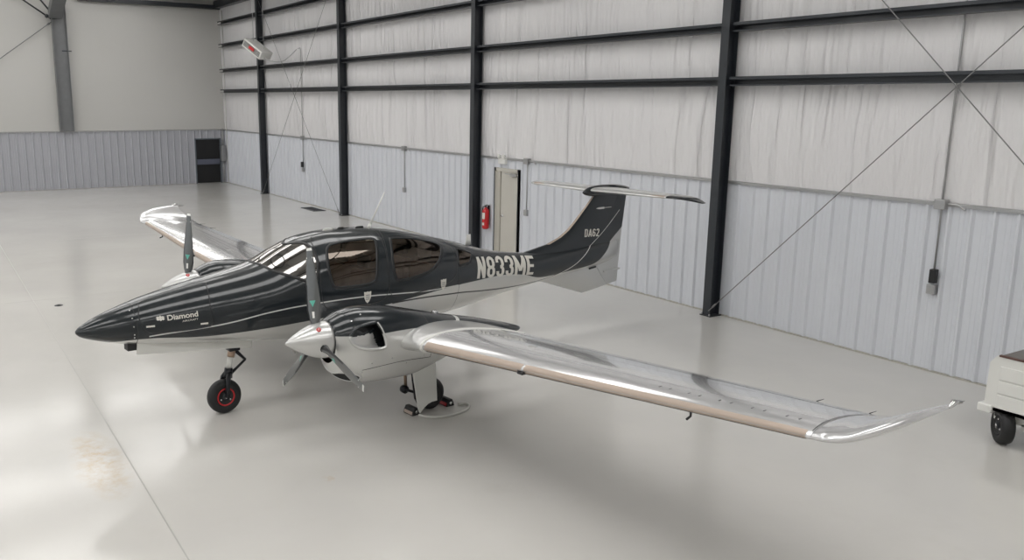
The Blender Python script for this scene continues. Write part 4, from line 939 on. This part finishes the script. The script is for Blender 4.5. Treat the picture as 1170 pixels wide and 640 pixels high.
for q in range(14):
    y=10.5-2.5*q; z=roofz(y)-.12; bm=bmesh.new(); box(bm,XF,XN,y-.03,y+.03,z-.1,z+.1); o=origin(link('roof_purlin',bm,steelg,None,False),(-16,y,z)); tag(o,'long steel purlin under the roof lining','purlin','roof purlins')
# ------------------------------------------------------------------ daylight through the open door, camera
W_=bpy.data.worlds.new('World'); bpy.context.scene.world=W_; W_.use_nodes=True
bg=W_.node_tree.nodes['Background']; bg.inputs[0].default_value=(.92,.96,1,1); bg.inputs[1].default_value=SKY
f_,yaw,pitch,roll,h_=987.18,1.0290,.1989,.0056,3.8255; CXP,CYP=503.52,313.43
fw=Vector((-math.sin(yaw)*math.cos(pitch),math.cos(yaw)*math.cos(pitch),-math.sin(pitch))); rt_=Vector((math.cos(yaw),math.sin(yaw),0)); up_=rt_.cross(fw)
r2=rt_*math.cos(roll)+up_*math.sin(roll); u2=-rt_*math.sin(roll)+up_*math.cos(roll)
cam=bpy.data.cameras.new('Camera'); co=bpy.data.objects.new('Camera',cam); COL.objects.link(co)
mw=Matrix((( r2.x,u2.x,-fw.x,0),(r2.y,u2.y,-fw.y,0),(r2.z,u2.z,-fw.z,h_),(0,0,0,1))); co.matrix_world=mw
cam.sensor_width=36; cam.sensor_fit='HORIZONTAL'; cam.lens=f_*36/1170; cam.shift_x=(585-CXP)/1170; cam.shift_y=(CYP-320)/1170; cam.clip_end=200
sc=bpy.context.scene; sc.camera=co
sc.view_settings.view_transform='Standard'; sc.view_settings.look='None'; sc.view_settings.gamma=1; sc.view_settings.use_curve_mapping=False; sc.view_settings.exposure=EXPO
sc.cycles.max_bounces=10; sc.cycles.diffuse_bounces=5; sc.cycles.glossy_bounces=5; sc.cycles.transparent_max_bounces=12; sc.cycles.use_denoising=True
sc.cycles.sample_clamp_indirect=6

# pieces that are separate things of one kind become parts of their own
def explode(o):
    bm=bmesh.new(); bm.from_mesh(o.data); bm.verts.ensure_lookup_table(); seen=set(); isl=[]
    for v in bm.verts:
        if v.index in seen: continue
        st=[v]; comp=set()
        while st:
            q=st.pop()
            if q.index in comp: continue
            comp.add(q.index)
            for e in q.link_edges: st.append(e.other_vert(q))
        seen|=comp; isl.append(comp)
    if len(isl)<2: bm.free(); return
    for comp in isl[1:]:
        b2=bm.copy(); b2.verts.ensure_lookup_table(); bmesh.ops.delete(b2,geom=[v for v in b2.verts if v.index not in comp],context='VERTS')
        me=bpy.data.meshes.new(o.data.name); b2.to_mesh(me); b2.free()
        for m_ in o.data.materials: me.materials.append(m_)
        n=o.copy(); n.data=me; COL.objects.link(n)
    bmesh.ops.delete(bm,geom=[v for v in bm.verts if v.index not in isl[0]],context='VERTS'); bm.to_mesh(o.data); bm.free()
SPLIT={'blade_marking','axle_nut','conduit_clip','rope_grommet','corner_post','fastener','skin_vent','hinge_bracket','static_wick','cowl_fastener','chassis_rail','bed_rail','hanger_rod','anchor_bolt','instruction_label','reflective_stripe','frame_gasket','torque_link','nose_latch_plate','side_panel','badge_mark','column_clip','wainscot_base_angle'}
for o in list(bpy.data.objects):
    if o.type=='MESH' and o.name.split('.')[0] in SPLIT and o.parent: explode(o)
